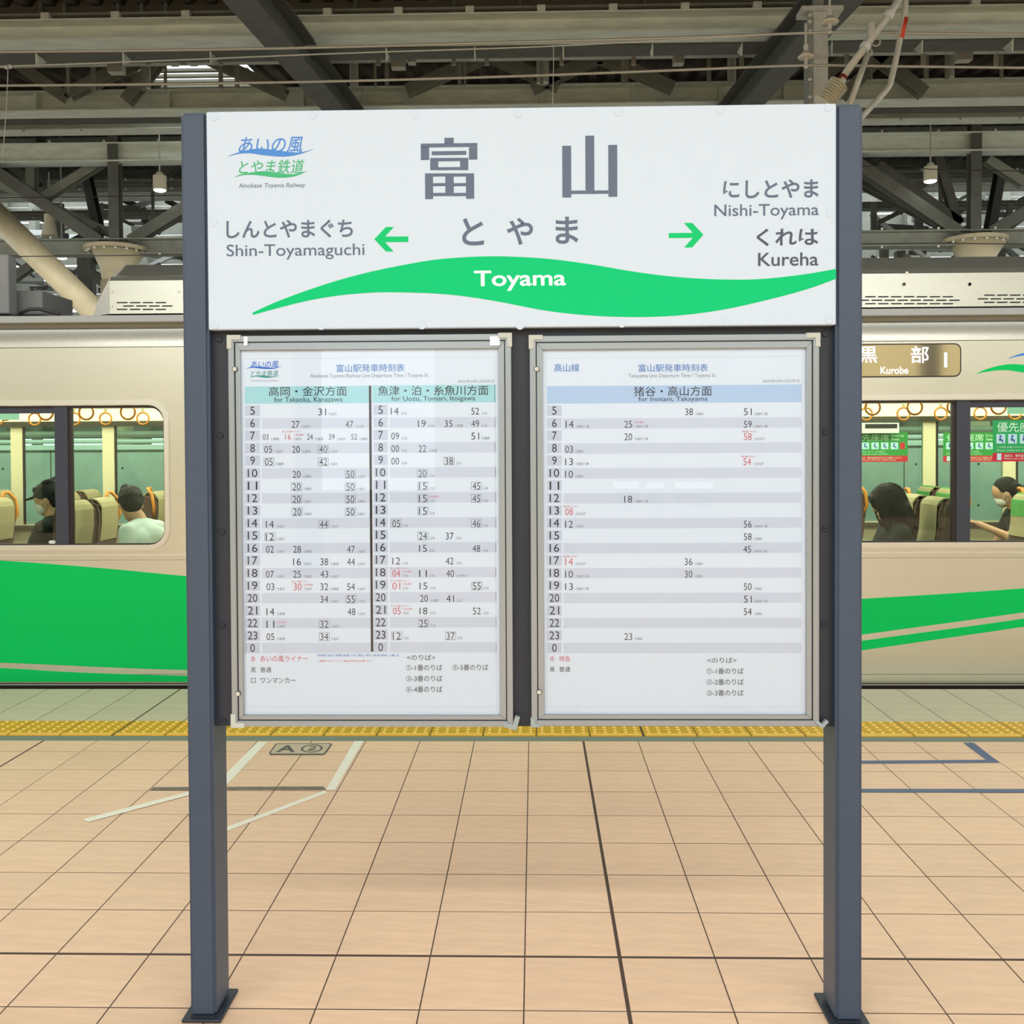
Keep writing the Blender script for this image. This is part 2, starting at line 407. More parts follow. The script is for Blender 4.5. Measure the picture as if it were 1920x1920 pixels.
def domes(me, w, d):
    bm = bmesh.new(); bm.from_mesh(me); me.materials.append(MT['dome'])
    for i in range(5):
        for j in range(5):
            cx = -w / 2 + w * (i + 0.5) / 5; cy = -d / 2 + 0.055 + (d - 0.055) * (j + 0.5) / 5
            r = bmesh.ops.create_cone(bm, cap_ends=True, segments=8, radius1=0.0125, radius2=0.006, depth=0.005, matrix=Matrix.Translation((cx, cy, 0.0025)))
            for f in {f for v in r['verts'] for f in v.link_faces}: f.material_index = 1
    r = bmesh.ops.create_cube(bm, size=1, matrix=Matrix.Translation((0, -d / 2 + 0.026, 0.0025)) @ Matrix.Diagonal((w - 0.012, 0.030, 0.005, 1)))
    for f in {f for v in r['verts'] for f in v.link_faces}: f.material_index = 1
    bm.to_mesh(me); bm.free()
XO = X0 + 0.042
for ci in range(-15, 15):
    a = XO + TP * ci + (0.006 if ci in (2, -8, 12) else 0.0025); b = XO + TP * (ci + 1) - (0.006 if ci + 1 in (2, -8, 12) else 0.0025)
    tile_obj('tactile_tile', a, b, YB, YT, MT['yellow'], extra=domes)
    tile_obj('edge_slab', a, b, YT + 0.002, EDGE, MT['slab'], th=0.05)
for sx in (-1, 1):
    a, b = sorted((sx * 4.62, sx * 14))
    MB().box(a, b, YB, YT, -0.01, 0).build('tactile_strip', MT['yellow'], floor)
    MB().box(a, b, YT + 0.002, EDGE, -0.05, 0).build('edge_slab', MT['slab'], floor)

# floor markings
def floor_poly(name, P, material, label, cat='floor marking', z0=0.0004, th=0.0012, parent=None, holes=()):
    vs, fs = curve2d([[(fl(x, y).x, fl(x, y).y) for x, y in Q] for Q in [P] + list(holes)], th)
    o = build(name, ([(x, y, z0 + th / 2 + d) for x, y, d in vs], fs), material, parent); fix_normals(o.data)
    if parent is None: tag(o, label, cat)
    return o
WT = MT['whitetape']
floor_poly('white_floor_tape', [(483, 1391.5), (501, 1391.5), (396, 1503), (371, 1503)], WT, 'white tape strip on the floor running behind the left post towards the yellow tiles')
floor_poly('white_floor_tape', [(664.5, 1390), (681.5, 1390), (628, 1481.5), (611, 1481.5)], WT, 'white tape strip on the floor right of the A2 mark')
floor_poly('white_floor_tape', [(609, 1482.5), (613.5, 1487), (400, 1568.5), (400, 1560.5)], WT, 'long slanting white tape strip running right of the left post', z0=0.0006)
floor_poly('white_floor_tape', [(155, 1537), (165, 1542.3), (371, 1487.5), (371, 1481)], WT, 'slanting white tape strip ending on the open floor left of the left post', z0=0.0018)
floor_poly('adhesive_residue', [(287, 1476.5), (606, 1475), (612, 1481.5), (281, 1482)], MT['scuff'], 'dark scuffed adhesive line across the floor behind the left post')
qm = floor_poly('queue_mark', [(507, 1415.8), (504.5, 1412.5), (516, 1395.5), (521, 1394), (620, 1394), (622.5, 1396.5), (610.5, 1413.5), (606, 1415.8)], MT['markink'], 'boarding position mark A2 in a dark rounded outline on the floor')
floor_poly('mark_ground', [(510, 1413.6), (507.5, 1411.8), (518.5, 1396.4), (522, 1395.4), (617.5, 1395.4), (619.5, 1397), (607.8, 1412.4), (605, 1413.6)], MT['markbg'], None, z0=0.0017, th=0.0004, parent=qm)
def floor_text(txt, P, material, parent, off=0.02):
    vs, fs = glyphs(txt, off, 0, 4)
    x0 = min(v[0] for v in vs); x1 = max(v[0] for v in vs); z0 = min(v[1] for v in vs); z1 = max(v[1] for v in vs)
    A = [fl(*p) for p in P]   # bl, br, tr, tl
    out = []
    for v in vs:
        u = (v[0] - x0) / (x1 - x0); w = (v[1] - z0) / (z1 - z0)
        q = (A[0] * (1 - u) + A[1] * u) * (1 - w) + (A[3] * (1 - u) + A[2] * u) * w
        out.append((q.x, q.y, 0.0023))
    return build('lettering', (out, fs), material, parent)
floor_text('A', [(516, 1411), (553, 1411), (557, 1398), (524, 1398)], MT['markink'], qm, 0.03)
floor_text('②', [(560, 1411.6), (603, 1411.6), (607, 1396.6), (569, 1396.6)], MT['markink'], qm, 0.015)
BT = MT['bluetape']
floor_poly('blue_floor_line', [(1570, 1427), (1849, 1425), (1806, 1393), (1826, 1393), (1874, 1430.5), (1570, 1432.5)], BT, 'worn blue painted line turning a corner right of the right post')
floor_poly('blue_floor_line', [(1570, 1479.5), (2200, 1480), (2200, 1486.5), (1570, 1486)], BT, 'worn blue straight painted line crossing the floor right of the right post')

# ================================================================== STATION SIGN
YS = 2.7316
PX_L, PX_R = at(337.5, 209, YS).x, at(1618.5, 195, YS).x
PW = 0.0735; PD = 0.125
ZT = 2.5506; ZBT = at(960, 203, YS).z; ZBB = at(960, 614, YS).z
ZPB = at(960, 1362, YS + 0.03).z
sign = empty('station_sign', ((PX_L + PX_R) / 2, YS + PD / 2, 0), 'large station name sign for Toyama on two dark gray posts with timetables below', 'station sign')
XI0, XI1 = PX_L + PW, PX_R - PW
for x0 in (PX_L, PX_R - PW):
    p = MB().box(x0, x0 + PW, YS, YS + PD, 0.009, ZT).build('post', MT['post'], sign, bevel=0.008, seg=3)
    p.data.polygons.foreach_set('use_smooth', [False] * len(p.data.polygons))
    MB().box(x0 - 0.019, x0 + PW + 0.019, YS - 0.018, YS + PD + 0.022, 0.0, 0.009).build('base_plate', MT['panel'], p, bevel=0.002)
    MB().box(x0 + 0.004, x0 + PW - 0.004, YS - 0.006, YS + 0.002, 0.009, 0.014).build('weld_bead', MT['panel'], p)
YP = YS + 0.032
MB().box(XI0, XI1, YP, YP + 0.05, ZPB, ZBB + 0.03).build('back_panel', MT['panel'], sign)
MB().box(XI0, XI1, YS + 0.03, YS + 0.085, ZBB, ZBT - 0.004).build('board_core', MT['panel'], sign)
board = MB().box(XI0 + 0.0015, XI1 - 0.0015, YS - 0.004, YS + 0.03, ZBB, ZBT).build('name_board', MT['board'], sign, bevel=0.002, seg=2)
YF = YS - 0.0046
def on(Y, k=1): return Y - 0.0003 * k
# screws of the board
for x, y in ((402, 219), (586, 217), (777, 215), (972, 213), (1160, 210), (1352, 206), (1553, 202), (403, 609), (602, 611), (791, 610), (975, 610.5), (1166, 606.5), (1362, 603), (1556, 599), (399, 418), (1557, 401)):
    p = at(x, y, YF)
    sc = MB().disc((p.x, p.z), 0.0115, YF - 0.0008, YF + 0.001, 20).build('screw', MT['screwwhite'], board, bevel=0.0004)
# kanji built from bars
kb = MB(); kb2 = MB()
R = lambda x0, y0, x1, y1: rect_into(kb if x0 < 1000 else kb2, (640 + x0 / 3, y0 / 3, 640 + x1 / 3, y1 / 3), YF)
for q in ((580, 775, 632, 807), (447, 806, 765, 828), (447, 828, 494, 900), (718, 828, 765, 898), (508, 850, 703, 872),
          (500, 888, 545, 957), (668, 888, 714, 957), (545, 888, 668, 907), (545, 940, 668, 957),
          (471, 975, 516, 1120), (701, 975, 747, 1118), (585, 975, 632, 1103), (516, 975, 585, 993), (632, 975, 701, 993),
          (516, 1030, 585, 1047), (632, 1030, 701, 1047), (516, 1085, 585, 1103), (632, 1085, 701, 1103),
          (1243, 820, 1293, 1111), (1373, 763, 1423, 1091), (1502, 815, 1552, 1107), (1293, 1072, 1373, 1091), (1423, 1071, 1502, 1090)): R(*q)
kb.build('kanji_lettering', MT['ink'], board); kb2.build('kanji_lettering', MT['ink'], board)
for txt, box, mtl, off, sh in (
        ('しんとやまぐち', (424.2, 412, 661.5, 446.5), 'ink', 0.018, 0), ('Shin-Toyamaguchi', (424.8, 457.3, 683.4, 486.5), 'ink', 0.004, 0),
        ('と', (866.5, 408.6, 907.4, 460.2), 'ink', 0.02, 0), ('や', (950, 408.4, 999.4, 459.2), 'ink', 0.02, 0), ('ま', (1041.6, 406.4, 1084.7, 457.2), 'ink', 0.02, 0),
        ('にしとやま', (1356, 336.7, 1535, 371.7), 'ink', 0.02, 0), ('Nishi-Toyama', (1339.4, 382.5, 1535.2, 411.5), 'ink', 0.006, 0),
        ('くれは', (1418.6, 428, 1534.4, 461.3), 'inkdark', 0.02, 0), ('Kureha', (1421.4, 473.5, 1534.4, 498.6), 'inkdark', 0.010, 0),
        ('あいの風', (447, 256.7, 568, 287), 'logoblue', 0.006, 0.25), ('とやま鉄道', (448, 299, 571, 326), 'logogreen', 0.004, 0.2),
        ('Ainokaze Toyama Railway', (447, 343.3, 572.6, 354), 'ink', 0.0, 0.2)):
    t = MB(); text_into(t, txt, box, YF, off, sh, 5); t.build('lettering', MT[mtl], board)
def wave(name, top, bot, Y, material, parent, th=0.0005):
    P = pxpoly(smoothline(top) + smoothline(bot)[::-1], Y)
    return plate(name, [P], Y, Y + th, material, parent)
TOPW = [(473, 586.5), (516.6, 566.6), (575, 544.7), (633, 525.8), (691.5, 510.3), (750, 498), (808, 487.9), (866, 482.6), (937, 480.6), (1022.5, 484.8), (1103.8, 495), (1185, 508.8), (1266, 519), (1347.5, 523.8), (1428.8, 523), (1510, 514), (1567.5, 504)]
BOTW = [(474.3, 590.5), (516.6, 578.8), (575, 564.3), (633, 554.3), (691.5, 549), (735, 548), (808, 550), (866.5, 555), (937, 566), (1022.5, 582.3), (1103.8, 591.3), (1185, 594.5), (1266, 592), (1347.5, 582), (1428.8, 564.8), (1510, 543.3), (1567.5, 523)]
wave('green_wave', TOPW, BOTW, YF, MT['signgreen'], board)
t = MB(); text_into(t, 'Toyama', (889, 506.8, 1061, 545), YF - 0.0004, 0.016, 0, 6); t.build('lettering', MT['white'], board)
wave('blue_wave', [(427.5, 293), (445, 286.3), (467.5, 280.5), (490, 278.5), (520, 281.9), (545, 285), (565, 285.5), (587.5, 279.3)], [(427.5, 293.4), (450, 288), (470, 287.5), (495, 291), (525, 293.5), (545, 292.5), (565, 288.2), (587.5, 279.6)], YF - 0.0002, MT['logoblue'], board)
wave('green_logo_wave', [(440, 332.3), (452.5, 326.6), (480, 322), (497.5, 321), (520, 324), (545, 326.5), (560, 325), (575.5, 320)], [(440, 332.7), (455, 328.4), (475, 327.8), (495, 330), (522.5, 333), (545, 331.9), (560, 328), (575.5, 320.4)], YF - 0.0002, MT['logogreen'], board)
for P in ([(701.8, 448.5), (723.6, 425.5), (738.4, 425.5), (722, 443.5), (765.6, 443.3), (765.6, 453.7), (722, 454), (738.2, 471.7), (723.6, 471.7)],
          [(1319, 440), (1298, 417.8), (1282.5, 418), (1299, 436.5), (1254, 437), (1254, 446.4), (1299, 446), (1282.5, 464.2), (1298, 464)]):
    plate('arrow', [pxpoly(P, YF)], YF, YF + 0.0005, MT['arrowgreen'], board)
# screws of the back panel
for x, y in ((411, 636), (413, 817), (416, 997), (417, 1173), (418, 1352), (1547, 626), (1547, 810), (1547, 991), (1546, 1170), (1545, 1352)):
    p = at(x, y, YP); q = MB().disc((p.x, p.z), 0.0095, YP - 0.004, YP + 0.001, 16)
    sc = q.build('screw', MT['panel'], sign, bevel=0.002)
    MB().box(p.x - 0.001, p.x + 0.001, YP - 0.0044, YP - 0.003, p.z - 0.0045, p.z + 0.0045).box(p.x - 0.0045, p.x + 0.0045, YP - 0.0044, YP - 0.003, p.z - 0.001, p.z + 0.001).build('cross_slot', MT['black'], sc)

# ------------------------------------------------------------------ timetable cases and sheets
YC = YS + 0.006           # front of the frame
YSH = YS + 0.020          # printed sheet
def timetable_case(o4, i4, label, lab_sheet, caps, screws, tapes):
    # o4: outer left, top, right, bottom pixels ; i4: inner (visible sheet)
    cx = (o4[0] + o4[2]) / 2; cy = (o4[1] + o4[3]) / 2
    L, Rr = at(o4[0], cy, YC).x, at(o4[2], cy, YC).x; T, B = at(cx, o4[1], YC).z, at(cx, o4[3], YC).z
    l, r = at(i4[0], cy, YSH).x, at(i4[2], cy, YSH).x; t, b = at(cx, i4[1], YSH).z, at(cx, i4[3], YSH).z
    th = empty('timetable_case', ((L + Rr) / 2, YP, B), label, 'notice case', 'timetable cases on the station sign')
    w = 0.0165
    for (pa, pb, pc, pd) in (((L, B), (L, T), (L + w, T - w), (L + w, B + w)), ((Rr, T), (Rr, B), (Rr - w, B + w), (Rr - w, T - w)),
                             ((L, T), (Rr, T), (Rr - w, T - w), (L + w, T - w)), ((Rr, B), (L, B), (L + w, B + w), (Rr - w, B + w))):
        plate('frame_bar', [[pa, pb, pc, pd]], YC, YP - 0.0004, MT['alu'], th, bevel=0.0016, seg=2)
    g = 0.0022
    L2, R2, T2, B2 = L + w + g, Rr - w - g, T - w - g, B + w + g
    for (pa, pb, pc, pd) in (((L2, B2), (L2, T2), (l, t), (l, b)), ((R2, T2), (R2, B2), (r, b), (r, t)),
                             ((L2, T2), (R2, T2), (r, t), (l, t)), ((R2, B2), (L2, B2), (l, b), (r, b))):
        plate('inner_trim', [[pa, pb, pc, pd]], YC + 0.004, YSH - 0.0016, MT['alu'], th, bevel=0.001, seg=1)
    MB().box(L + w, Rr - w, YC + 0.012, YSH - 0.001, B + w, B + w + 0.0022).build('gasket', MT['trimdark'], th); MB().box(L + w, Rr - w, YC + 0.012, YSH - 0.001, T - w - 0.0022, T - w).build('gasket', MT['trimdark'], th)
    for k, (side, style) in enumerate(caps):
        X = L if side[1] == 'l' else Rr; Z = T if side[0] == 't' else B; sx = 1 if side[1] == 'l' else -1; sz = -1 if side[0] == 't' else 1
        a = 0.036; d = 0.014; e = 0.003
        P = [(X - sx * e, Z - sz * e), (X + sx * a, Z - sz * e), (X + sx * a, Z + sz * (d - e)), (X + sx * (d - e), Z + sz * (d - e)), (X + sx * (d - e), Z + sz * a), (X - sx * e, Z + sz * a)]
        if style == 'tilt':
            an = -0.28; P = [(X + 0.007 + (x - X) * math.cos(an) - (z - Z) * math.sin(an), Z - 0.006 + (x - X) * math.sin(an) + (z - Z) * math.cos(an)) for x, z in P]
        if style == 'broken':
            an = -0.75; P = [(X + 0.008 + (x - X) * .7 * math.cos(an) - (z - Z) * .7 * math.sin(an), Z - 0.004 + (x - X) * .7 * math.sin(an) + (z - Z) * .7 * math.cos(an)) for x, z in P]
        if style == 'worn':
            P = [(X - sx * e, Z - sz * e), (X + sx * .026, Z - sz * e), (X + sx * .022, Z + sz * .005), (X + sx * .010, Z + sz * .008), (X + sx * .011, Z + sz * .018), (X + sx * .004, Z + sz * .026), (X - sx * e, Z + sz * .024)]
        oo = plate('corner_cap', [P], YC - 0.003, YC + 0.012, MT['cap' if style == 'ok' else 'capold'], th, bevel=0.001)
        if style != 'ok': tag(oo, {'tilt': 'corner cap hanging loose and tilted', 'broken': 'broken corner cap twisted off its corner', 'worn': 'chewed and torn corner cap'}[style])
    for x, y in screws:
        p = at(x, y, YC); sc = MB().disc((p.x, p.z), 0.0064, YC - 0.0015, YC + 0.002, 16).build('screw', MT['galv'], th, bevel=0.0008)
        MB().torus((p.x, YC - 0.0004, p.z), 0.0068, 0.0008, 1, 20, 6).build('screw_ring', MT['panel'], sc)
    for q in tapes:
        tb = MB(); rect_into(tb, q, YC - 0.0006, 0.0005); tb.build('clear_tape', MT['tape'], th)
    MB().box(l - 0.004, r + 0.004, YSH - 0.0035, YSH - 0.0015, b - 0.004, t + 0.004).build('acrylic_cover', MT['acryl'], th)
    sh = MB().box(l - 0.006, r + 0.006, YSH, YSH + 0.0006, b - 0.006, t + 0.006).build('timetable_sheet', MT['paper'])
    tag(sh, lab_sheet, 'timetable', 'printed timetables on the station sign')
    return th, sh
c1, s1 = timetable_case((431, 628, 960, 1363), (455, 655.5, 936.5, 1339.5), 'left aluminium timetable case with a tilted corner cap at its lower right',
                        'left timetable sheet with two teal column heads and the railway logo',
                        (('tl', 'ok'), ('tr', 'ok'), ('bl', 'ok'), ('br', 'tilt')), ((440, 692), (446, 1301)), ((457, 631, 464, 648), (918.5, 630.5, 937, 648)))
c2, s2 = timetable_case((995, 628, 1536, 1362), (1019, 654.5, 1510.5, 1338.5), 'right aluminium timetable case with worn lower corner caps',
                        'right timetable sheet with one pale blue column head',
                        (('tl', 'ok'), ('tr', 'ok'), ('bl', 'worn'), ('br', 'broken')), ((1006, 692), (1011, 1298)), ())
YI = YSH - 0.0004
def ink(sheet, name, material, fn):
    mb = MB(); fn(mb)
    if mb.v: return mb.build(name, MT[material], sheet)
def hair(mb, x0, y0, x1, y1, w=0.8, Y=None):
    Y = Y or YI + 0.0002
    for q in ((x0, y0, x1, y0 + w), (x0, y1 - w, x1, y1), (x0, y0, x0 + w, y1), (x1 - w, y0, x1, y1)): rect_into(mb, q, Y, 0.0001)
HRS = list(range(5, 24)) + [0]
def slope(px): return -0.0045 * px
def rowy(i, px, base): return base + 23.42 * i
def table(sheet, xh, xa, xb, base, cells):
    """xh: hour cell span; xa..xb: row band; cells: (hour, x, text, flags, note)"""
    ink(sheet, 'hour_cells', 'hourcell', lambda m_: [rect_into(m_, (xh[0], rowy(i, 0, base) - 9.7, xh[1], rowy(i, 0, base) + 9.7), YI + 0.0002, 0.0001) for i in range(20)])
    ink(sheet, 'row_bands', 'band', lambda m_: [rect_into(m_, (xa, rowy(i, 0, base) - 9.7, xb, rowy(i, 0, base) + 9.7), YI + 0.0002, 0.0001) for i in range(1, 20, 2)])
    def hours(m_):
        cx = (xh[0] + xh[1]) / 2
        for i, h in enumerate(HRS):
            w = 4.3 if h < 10 else 9.0
            text_into(m_, str(h), (cx - w, rowy(i, 0, base) - 7.6, cx + w, rowy(i, 0, base) + 7.6), YI, 0.0)
    ink(sheet, 'hour_numerals', 'printblack', hours)
    def minutes(flag):
        def f(m_):
            for (h, x, txt, fg, note) in cells:
                if ('r' in fg) != (flag == 'r'): continue
                i = HRS.index(h); y = rowy(i, 0, base) + 2.3; hh = 5.2 if 's' in fg else 6.5; ww = 5.4 if 's' in fg else 7.3
                text_into(m_, txt, (x - ww, y - hh, x + ww, y + hh), YI, -0.006)
        return f
    ink(sheet, 'departure_minutes', 'printblack', minutes('k')); o = ink(sheet, 'departure_minutes', 'printred', minutes('r'))
    if o: tag(o, 'red departure minutes')
    def boxes(m_):
        for (h, x, txt, fg, note) in cells:
            if 'b' in fg:
                y = rowy(HRS.index(h), 0, base) + 2.0; hair(m_, x - 9.8, y - 7.6, x + 9.8, y + 7.9, 0.7, YI)
    ink(sheet, 'minute_boxes', 'printgray', boxes)
    def notes(m_):
        for (h, x, txt, fg, note) in cells:
            y = rowy(HRS.index(h), 0, base) + 6.2; n = len(note); k = 9 if 's' not in fg else 7
            text_into(m_, note, (x + k + 3 + (1 if 'b' in fg else 0), y - 2.6, x + k + 3 + 5.0 * n, y + 2.6), YI, 0.004, 0, 2)
    ink(sheet, 'destination_notes', 'printgray', notes)
    def over(m_):
        for (h, x, txt, fg, note) in cells:
            y = rowy(HRS.index(h), 0, base)
            if 'r' in fg: text_into(m_, 'あいの風ライナー' if 'A' in fg else '特急ひだ', (x - 11, y - 9.2, x + (24 if 'A' in fg else 16), y - 5.6), YI, 0.0, 0, 2)
            if 'u' in fg: text_into(m_, '土休日運休', (x + 11, y - 3.4, x + 29, y + 0.4), YI, 0.0, 0, 2)
    ink(sheet, 'red_remarks', 'printred', over)
A = [(5, 604, '31', '', '①金沢'), (6, 554, '27', '', '①金沢'), (6, 655, '47', '', '②小松'),
     (7, 498, '03', 's', '①高岡'), (7, 540, '16', 'rsuA', '①金沢'), (7, 581, '24', 's', '①金沢'), (7, 622, '39', 's', '②金沢'), (7, 664, '52', 's', '②高岡'),
     (8, 503, '05', '', '①金沢'), (8, 555, '20', '', '③高岡'), (8, 606, '40', 'b', '①金沢'), (9, 504, '05', 'b', '②高岡'), (9, 606, '42', 'b', '③金沢'),
     (10, 556, '20', '', '①高岡'), (10, 657, '50', 'b', '①金沢'), (11, 556, '20', 'b', '①高岡'), (11, 657, '50', 'b', '①金沢'),
     (12, 556, '20', 'b', '①金沢'), (12, 657, '50', 'b', '③高岡'), (13, 557, '20', 'b', '②金沢'), (13, 657, '50', 'b', '③金沢'),
     (14, 506, '14', '', '①金沢'), (14, 607, '44', 'b', '①金沢'), (15, 506, '12', 'b', '①金沢'),
     (16, 506, '02', '', '①金沢'), (16, 557, '28', '', '①高岡'), (16, 658, '47', '', '①金沢'), (17, 557, '16', '', '②金沢'), (17, 608, '38', '', '①高岡'), (17, 658, '44', '', '③金沢'),
     (18, 506, '07', '', '①金沢'), (18, 557, '25', '', '①高岡'), (18, 608, '43', '', '③金沢'), (19, 507, '03', '', '①金沢'), (19, 558, '30', 'ruA', '①金沢'), (19, 608, '32', '', '③高岡'), (19, 658, '54', '', '①金沢'),
     (20, 608, '34', '', '①金沢'), (20, 658, '55', 'b', '①金沢'), (21, 507, '14', '', '①高岡'), (21, 659, '48', '', '③金沢'), (22, 507, '11', 'u', '①高岡'), (22, 608, '32', 'b', '③金沢'), (23, 507, '05', '', '②高岡'), (23, 608, '34', 'b', '①金沢')]
B = [(5, 740, '14', '', '④泊'), (5, 891, '52', '', '④泊'), (6, 791, '19', '', '④泊'), (6, 841, '35', '', '④黒部'), (6, 891, '49', '', '⑤泊'), (7, 741, '09', '', '④泊'), (7, 891, '51', '', '⑤黒部'),
     (8, 741, '00', '', '④泊'), (8, 792, '22', '', '⑤黒部'), (9, 741, '00', '', '⑤泊'), (9, 842, '38', 'b', '④泊'), (10, 792, '20', 'b', '④泊'), (11, 793, '15', 'b', '④泊'), (11, 893, '45', 'b', '④泊'),
     (12, 793, '15', 'bu', '④泊'), (12, 893, '45', 'b', '④泊'), (13, 793, '15', 'b', '④泊'), (14, 743, '05', 'b', '④泊'), (14, 893, '46', 'b', '④泊'), (15, 793, '24', 'b', '④泊'), (15, 843, '37', '', '④泊'),
     (16, 793, '15', '', '④泊'), (16, 893, '48', '', '⑤泊'), (17, 743, '12', '', '④泊'), (17, 843, '42', '', '④泊'), (18, 743, '04', 'ruA', '⑤泊'), (18, 793, '11', '', '④泊'), (18, 844, '40', '', '⑤糸魚川'),
     (19, 743, '01', 'ruA', '⑤泊'), (19, 794, '15', '', '④泊'), (19, 894, '55', 'b', '④泊'), (20, 795, '20', '', '⑤黒部'), (20, 844, '41', '', '⑤泊'), (21, 744, '05', 'ruA', '⑤泊'), (21, 794, '18', '', '④泊'), (21, 894, '52', '', '④泊'),
     (22, 794, '25', 'b', '⑤泊'), (23, 744, '12', 'b', '⑤泊'), (23, 845, '37', 'b', '④泊')]
Cc = [(5, 1292, '38', '', '③猪谷'), (5, 1402, '51', '', '②越中八尾'), (6, 1068, '14', '', '②越中八尾'), (6, 1178, '25', 'u', '③越中八尾'), (6, 1402, '59', '', '②越中八尾'), (7, 1178, '20', '', '②越中八尾'), (7, 1402, '58', 'r', '②名古屋'),
      (8, 1067, '03', '', '②猪谷'), (9, 1067, '13', '', '②越中八尾'), (9, 1401, '54', 'r', '①名古屋'), (10, 1067, '10', '', '②猪谷'), (12, 1178, '18', '', '②越中八尾'), (13, 1067, '08', 'r', '②名古屋'),
      (14, 1067, '12', '', '③猪谷'), (14, 1402, '56', '', '②越中八尾'), (15, 1402, '58', '', '②猪谷'), (16, 1401, '45', '', '③越中八尾'), (17, 1067, '14', 'r', '②名古屋'), (17, 1291, '36', '', '②猪谷'),
      (18, 1067, '10', '', '②越中八尾'), (18, 1291, '30', '', '②猪谷'), (19, 1067, '13', '', '③越中八尾'), (19, 1402, '50', '', '②猪谷'), (20, 1402, '51', '', '②越中八尾'), (21, 1402, '54', '', '②猪谷'), (23, 1178, '23', '', '②猪谷')]
table(s1, (459.5, 487.5), 491, 696, 770, A); table(s1, (700.5, 727), 730.5, 931, 768.6, B); table(s2, (1026, 1053), 1056.5, 1502.5, 769.8, Cc)
ink(s1, 'column_heads', 'teal', lambda m_: (rect_into(m_, (459, 724, 693, 756.5), YI + 0.0002, 0.0001), rect_into(m_, (698, 722, 930, 755), YI + 0.0002, 0.0001)))
ink(s1, 'divider', 'trimdark', lambda m_: rect_into(m_, (693.5, 723, 698, 1222), YI, 0.0002))
ink(s1, 'border_line', 'paperborder', lambda m_: hair(m_, 457.5, 670.5, 929.5, 1326, 0.7))
ink(s2, 'border_line', 'paperborder', lambda m_: hair(m_, 1024.5, 669.5, 1503.5, 1326, 0.7))
ink(s2, 'column_head', 'skyblue', lambda m_: rect_into(m_, (1025.5, 722.5, 1503, 755.5), YI + 0.0002, 0.0001))
def T(sheet, name, material, items):
    ink(sheet, name, material, lambda m_: [text_into(m_, *it) for it in items])
T(s1, 'title', 'printblue', [('富山駅発車時刻表', (630.5, 682.5, 758.5, 697.5), YI, 0.004)])
T(s1, 'subtitle', 'printgray', [('Ainokaze Toyama Railway Line Departure Time / Toyama St.', (581.5, 700.5, 804, 709.5), YI, 0.0), ('2025年3月15日改正', (858, 712, 927, 717.5), YI, 0.0)])
T(s1, 'head_text', 'printblack', [('高岡・金沢方面', (504, 724.5, 650, 742.5), YI, 0.0), ('for Takaoka, Kanazawa', (514, 744, 642, 755), YI, 0.0),
                                  ('魚津・泊・糸魚川方面', (709, 723, 915.5, 741.5), YI, 0.0), ('for Uozu, Tomari, Itoigawa', (734, 742.5, 891, 754), YI, 0.0)])
T(s1, 'logo_text', 'logoblue2', [('あいの風', (470, 677, 522, 689.5), YI, 0.008, 0.25)]); T(s1, 'logo_text', 'logoteal', [('とやま鉄道', (470, 694.5, 522, 706.5), YI, 0.004, 0.2)])
T(s1, 'logo_text', 'printgray', [('Ainokaze Toyama Railway', (470, 712.5, 522, 716), YI, 0.0)])
wave('logo_wave', [(461, 691), (475, 687), (495, 688), (513, 689.5), (528, 686)], [(461, 691.3), (475, 689.5), (492, 691.5), (513, 691.5), (528, 686.3)], YI - 0.0001, MT['logoblue2'], s1)
wave('logo_wave', [(467, 708), (478, 704.5), (492, 704), (510, 706.5), (524, 704)], [(467, 708.3), (480, 706), (495, 708), (510, 707.8), (524, 704.3)], YI - 0.0001, MT['logoteal'], s1)
T(s1, 'red_legend', 'printred', [('赤', (470, 1230.5, 479, 1241), YI, 0.0), ('あいの風ライナー', (488, 1229.5, 577.5, 1241), YI, 0.0), ('ご乗車にはライナー券(300円)が必要です。', (594, 1237.5, 698, 1241.8), YI, 0.0, 0, 2)])
T(s1, 'legend', 'printblack', [('黒', (470.5, 1251, 479.5, 1261), YI, 0.0), ('普通', (488, 1251, 508.5, 1261), YI, 0.0), ('ワンマンカー', (488.5, 1270.5, 554.5, 1281), YI, 0.0),
                               ('<のりば>', (763, 1227.5, 816, 1238), YI, 0.0), ('①-1番のりば', (761.5, 1246, 829.5, 1257.5), YI, 0.0), ('③-3番のりば', (761.5, 1266.5, 829.5, 1278), YI, 0.0),
                               ('④-4番のりば', (761.5, 1286.5, 829.5, 1298.5), YI, 0.0), ('⑤-5番のりば', (848.5, 1245.5, 915.5, 1257), YI, 0.0)])
ink(s1, 'legend_box', 'printblack', lambda m_: hair(m_, 470.5, 1271.5, 479.5, 1280, 0.8, YI))
T(s1, 'stops_note', 'printblue', [('停車駅 金沢 津幡 高岡 小杉 富山 滑川 魚津 黒部 入善 泊', (594, 1226.5, 748, 1231), YI, 0.0, 0, 2)])
T(s2, 'title', 'printblue', [('富山駅発車時刻表', (1197, 682.5, 1327.5, 697), YI, 0.004), ('高山線', (1039, 682, 1086, 697), YI, 0.004)])
T(s2, 'subtitle', 'printgray', [('Takayama Line Departure Time / Toyama St.', (1178.5, 700.5, 1343, 709.5), YI, 0.0), ('2025年3月15日改正', (1430, 711.5, 1500, 716.8), YI, 0.0)])
T(s2, 'head_text', 'printblack', [('猪谷・高山方面', (1188.5, 724, 1334.5, 742.5), YI, 0.0), ('for Inotani, Takayama', (1197, 743.5, 1326.5, 754.5), YI, 0.0)])
T(s2, 'red_legend', 'printred', [('赤', (1031, 1230.5, 1040, 1240), YI, 0.0), ('特急', (1048.5, 1230, 1069, 1240.5), YI, 0.0)])
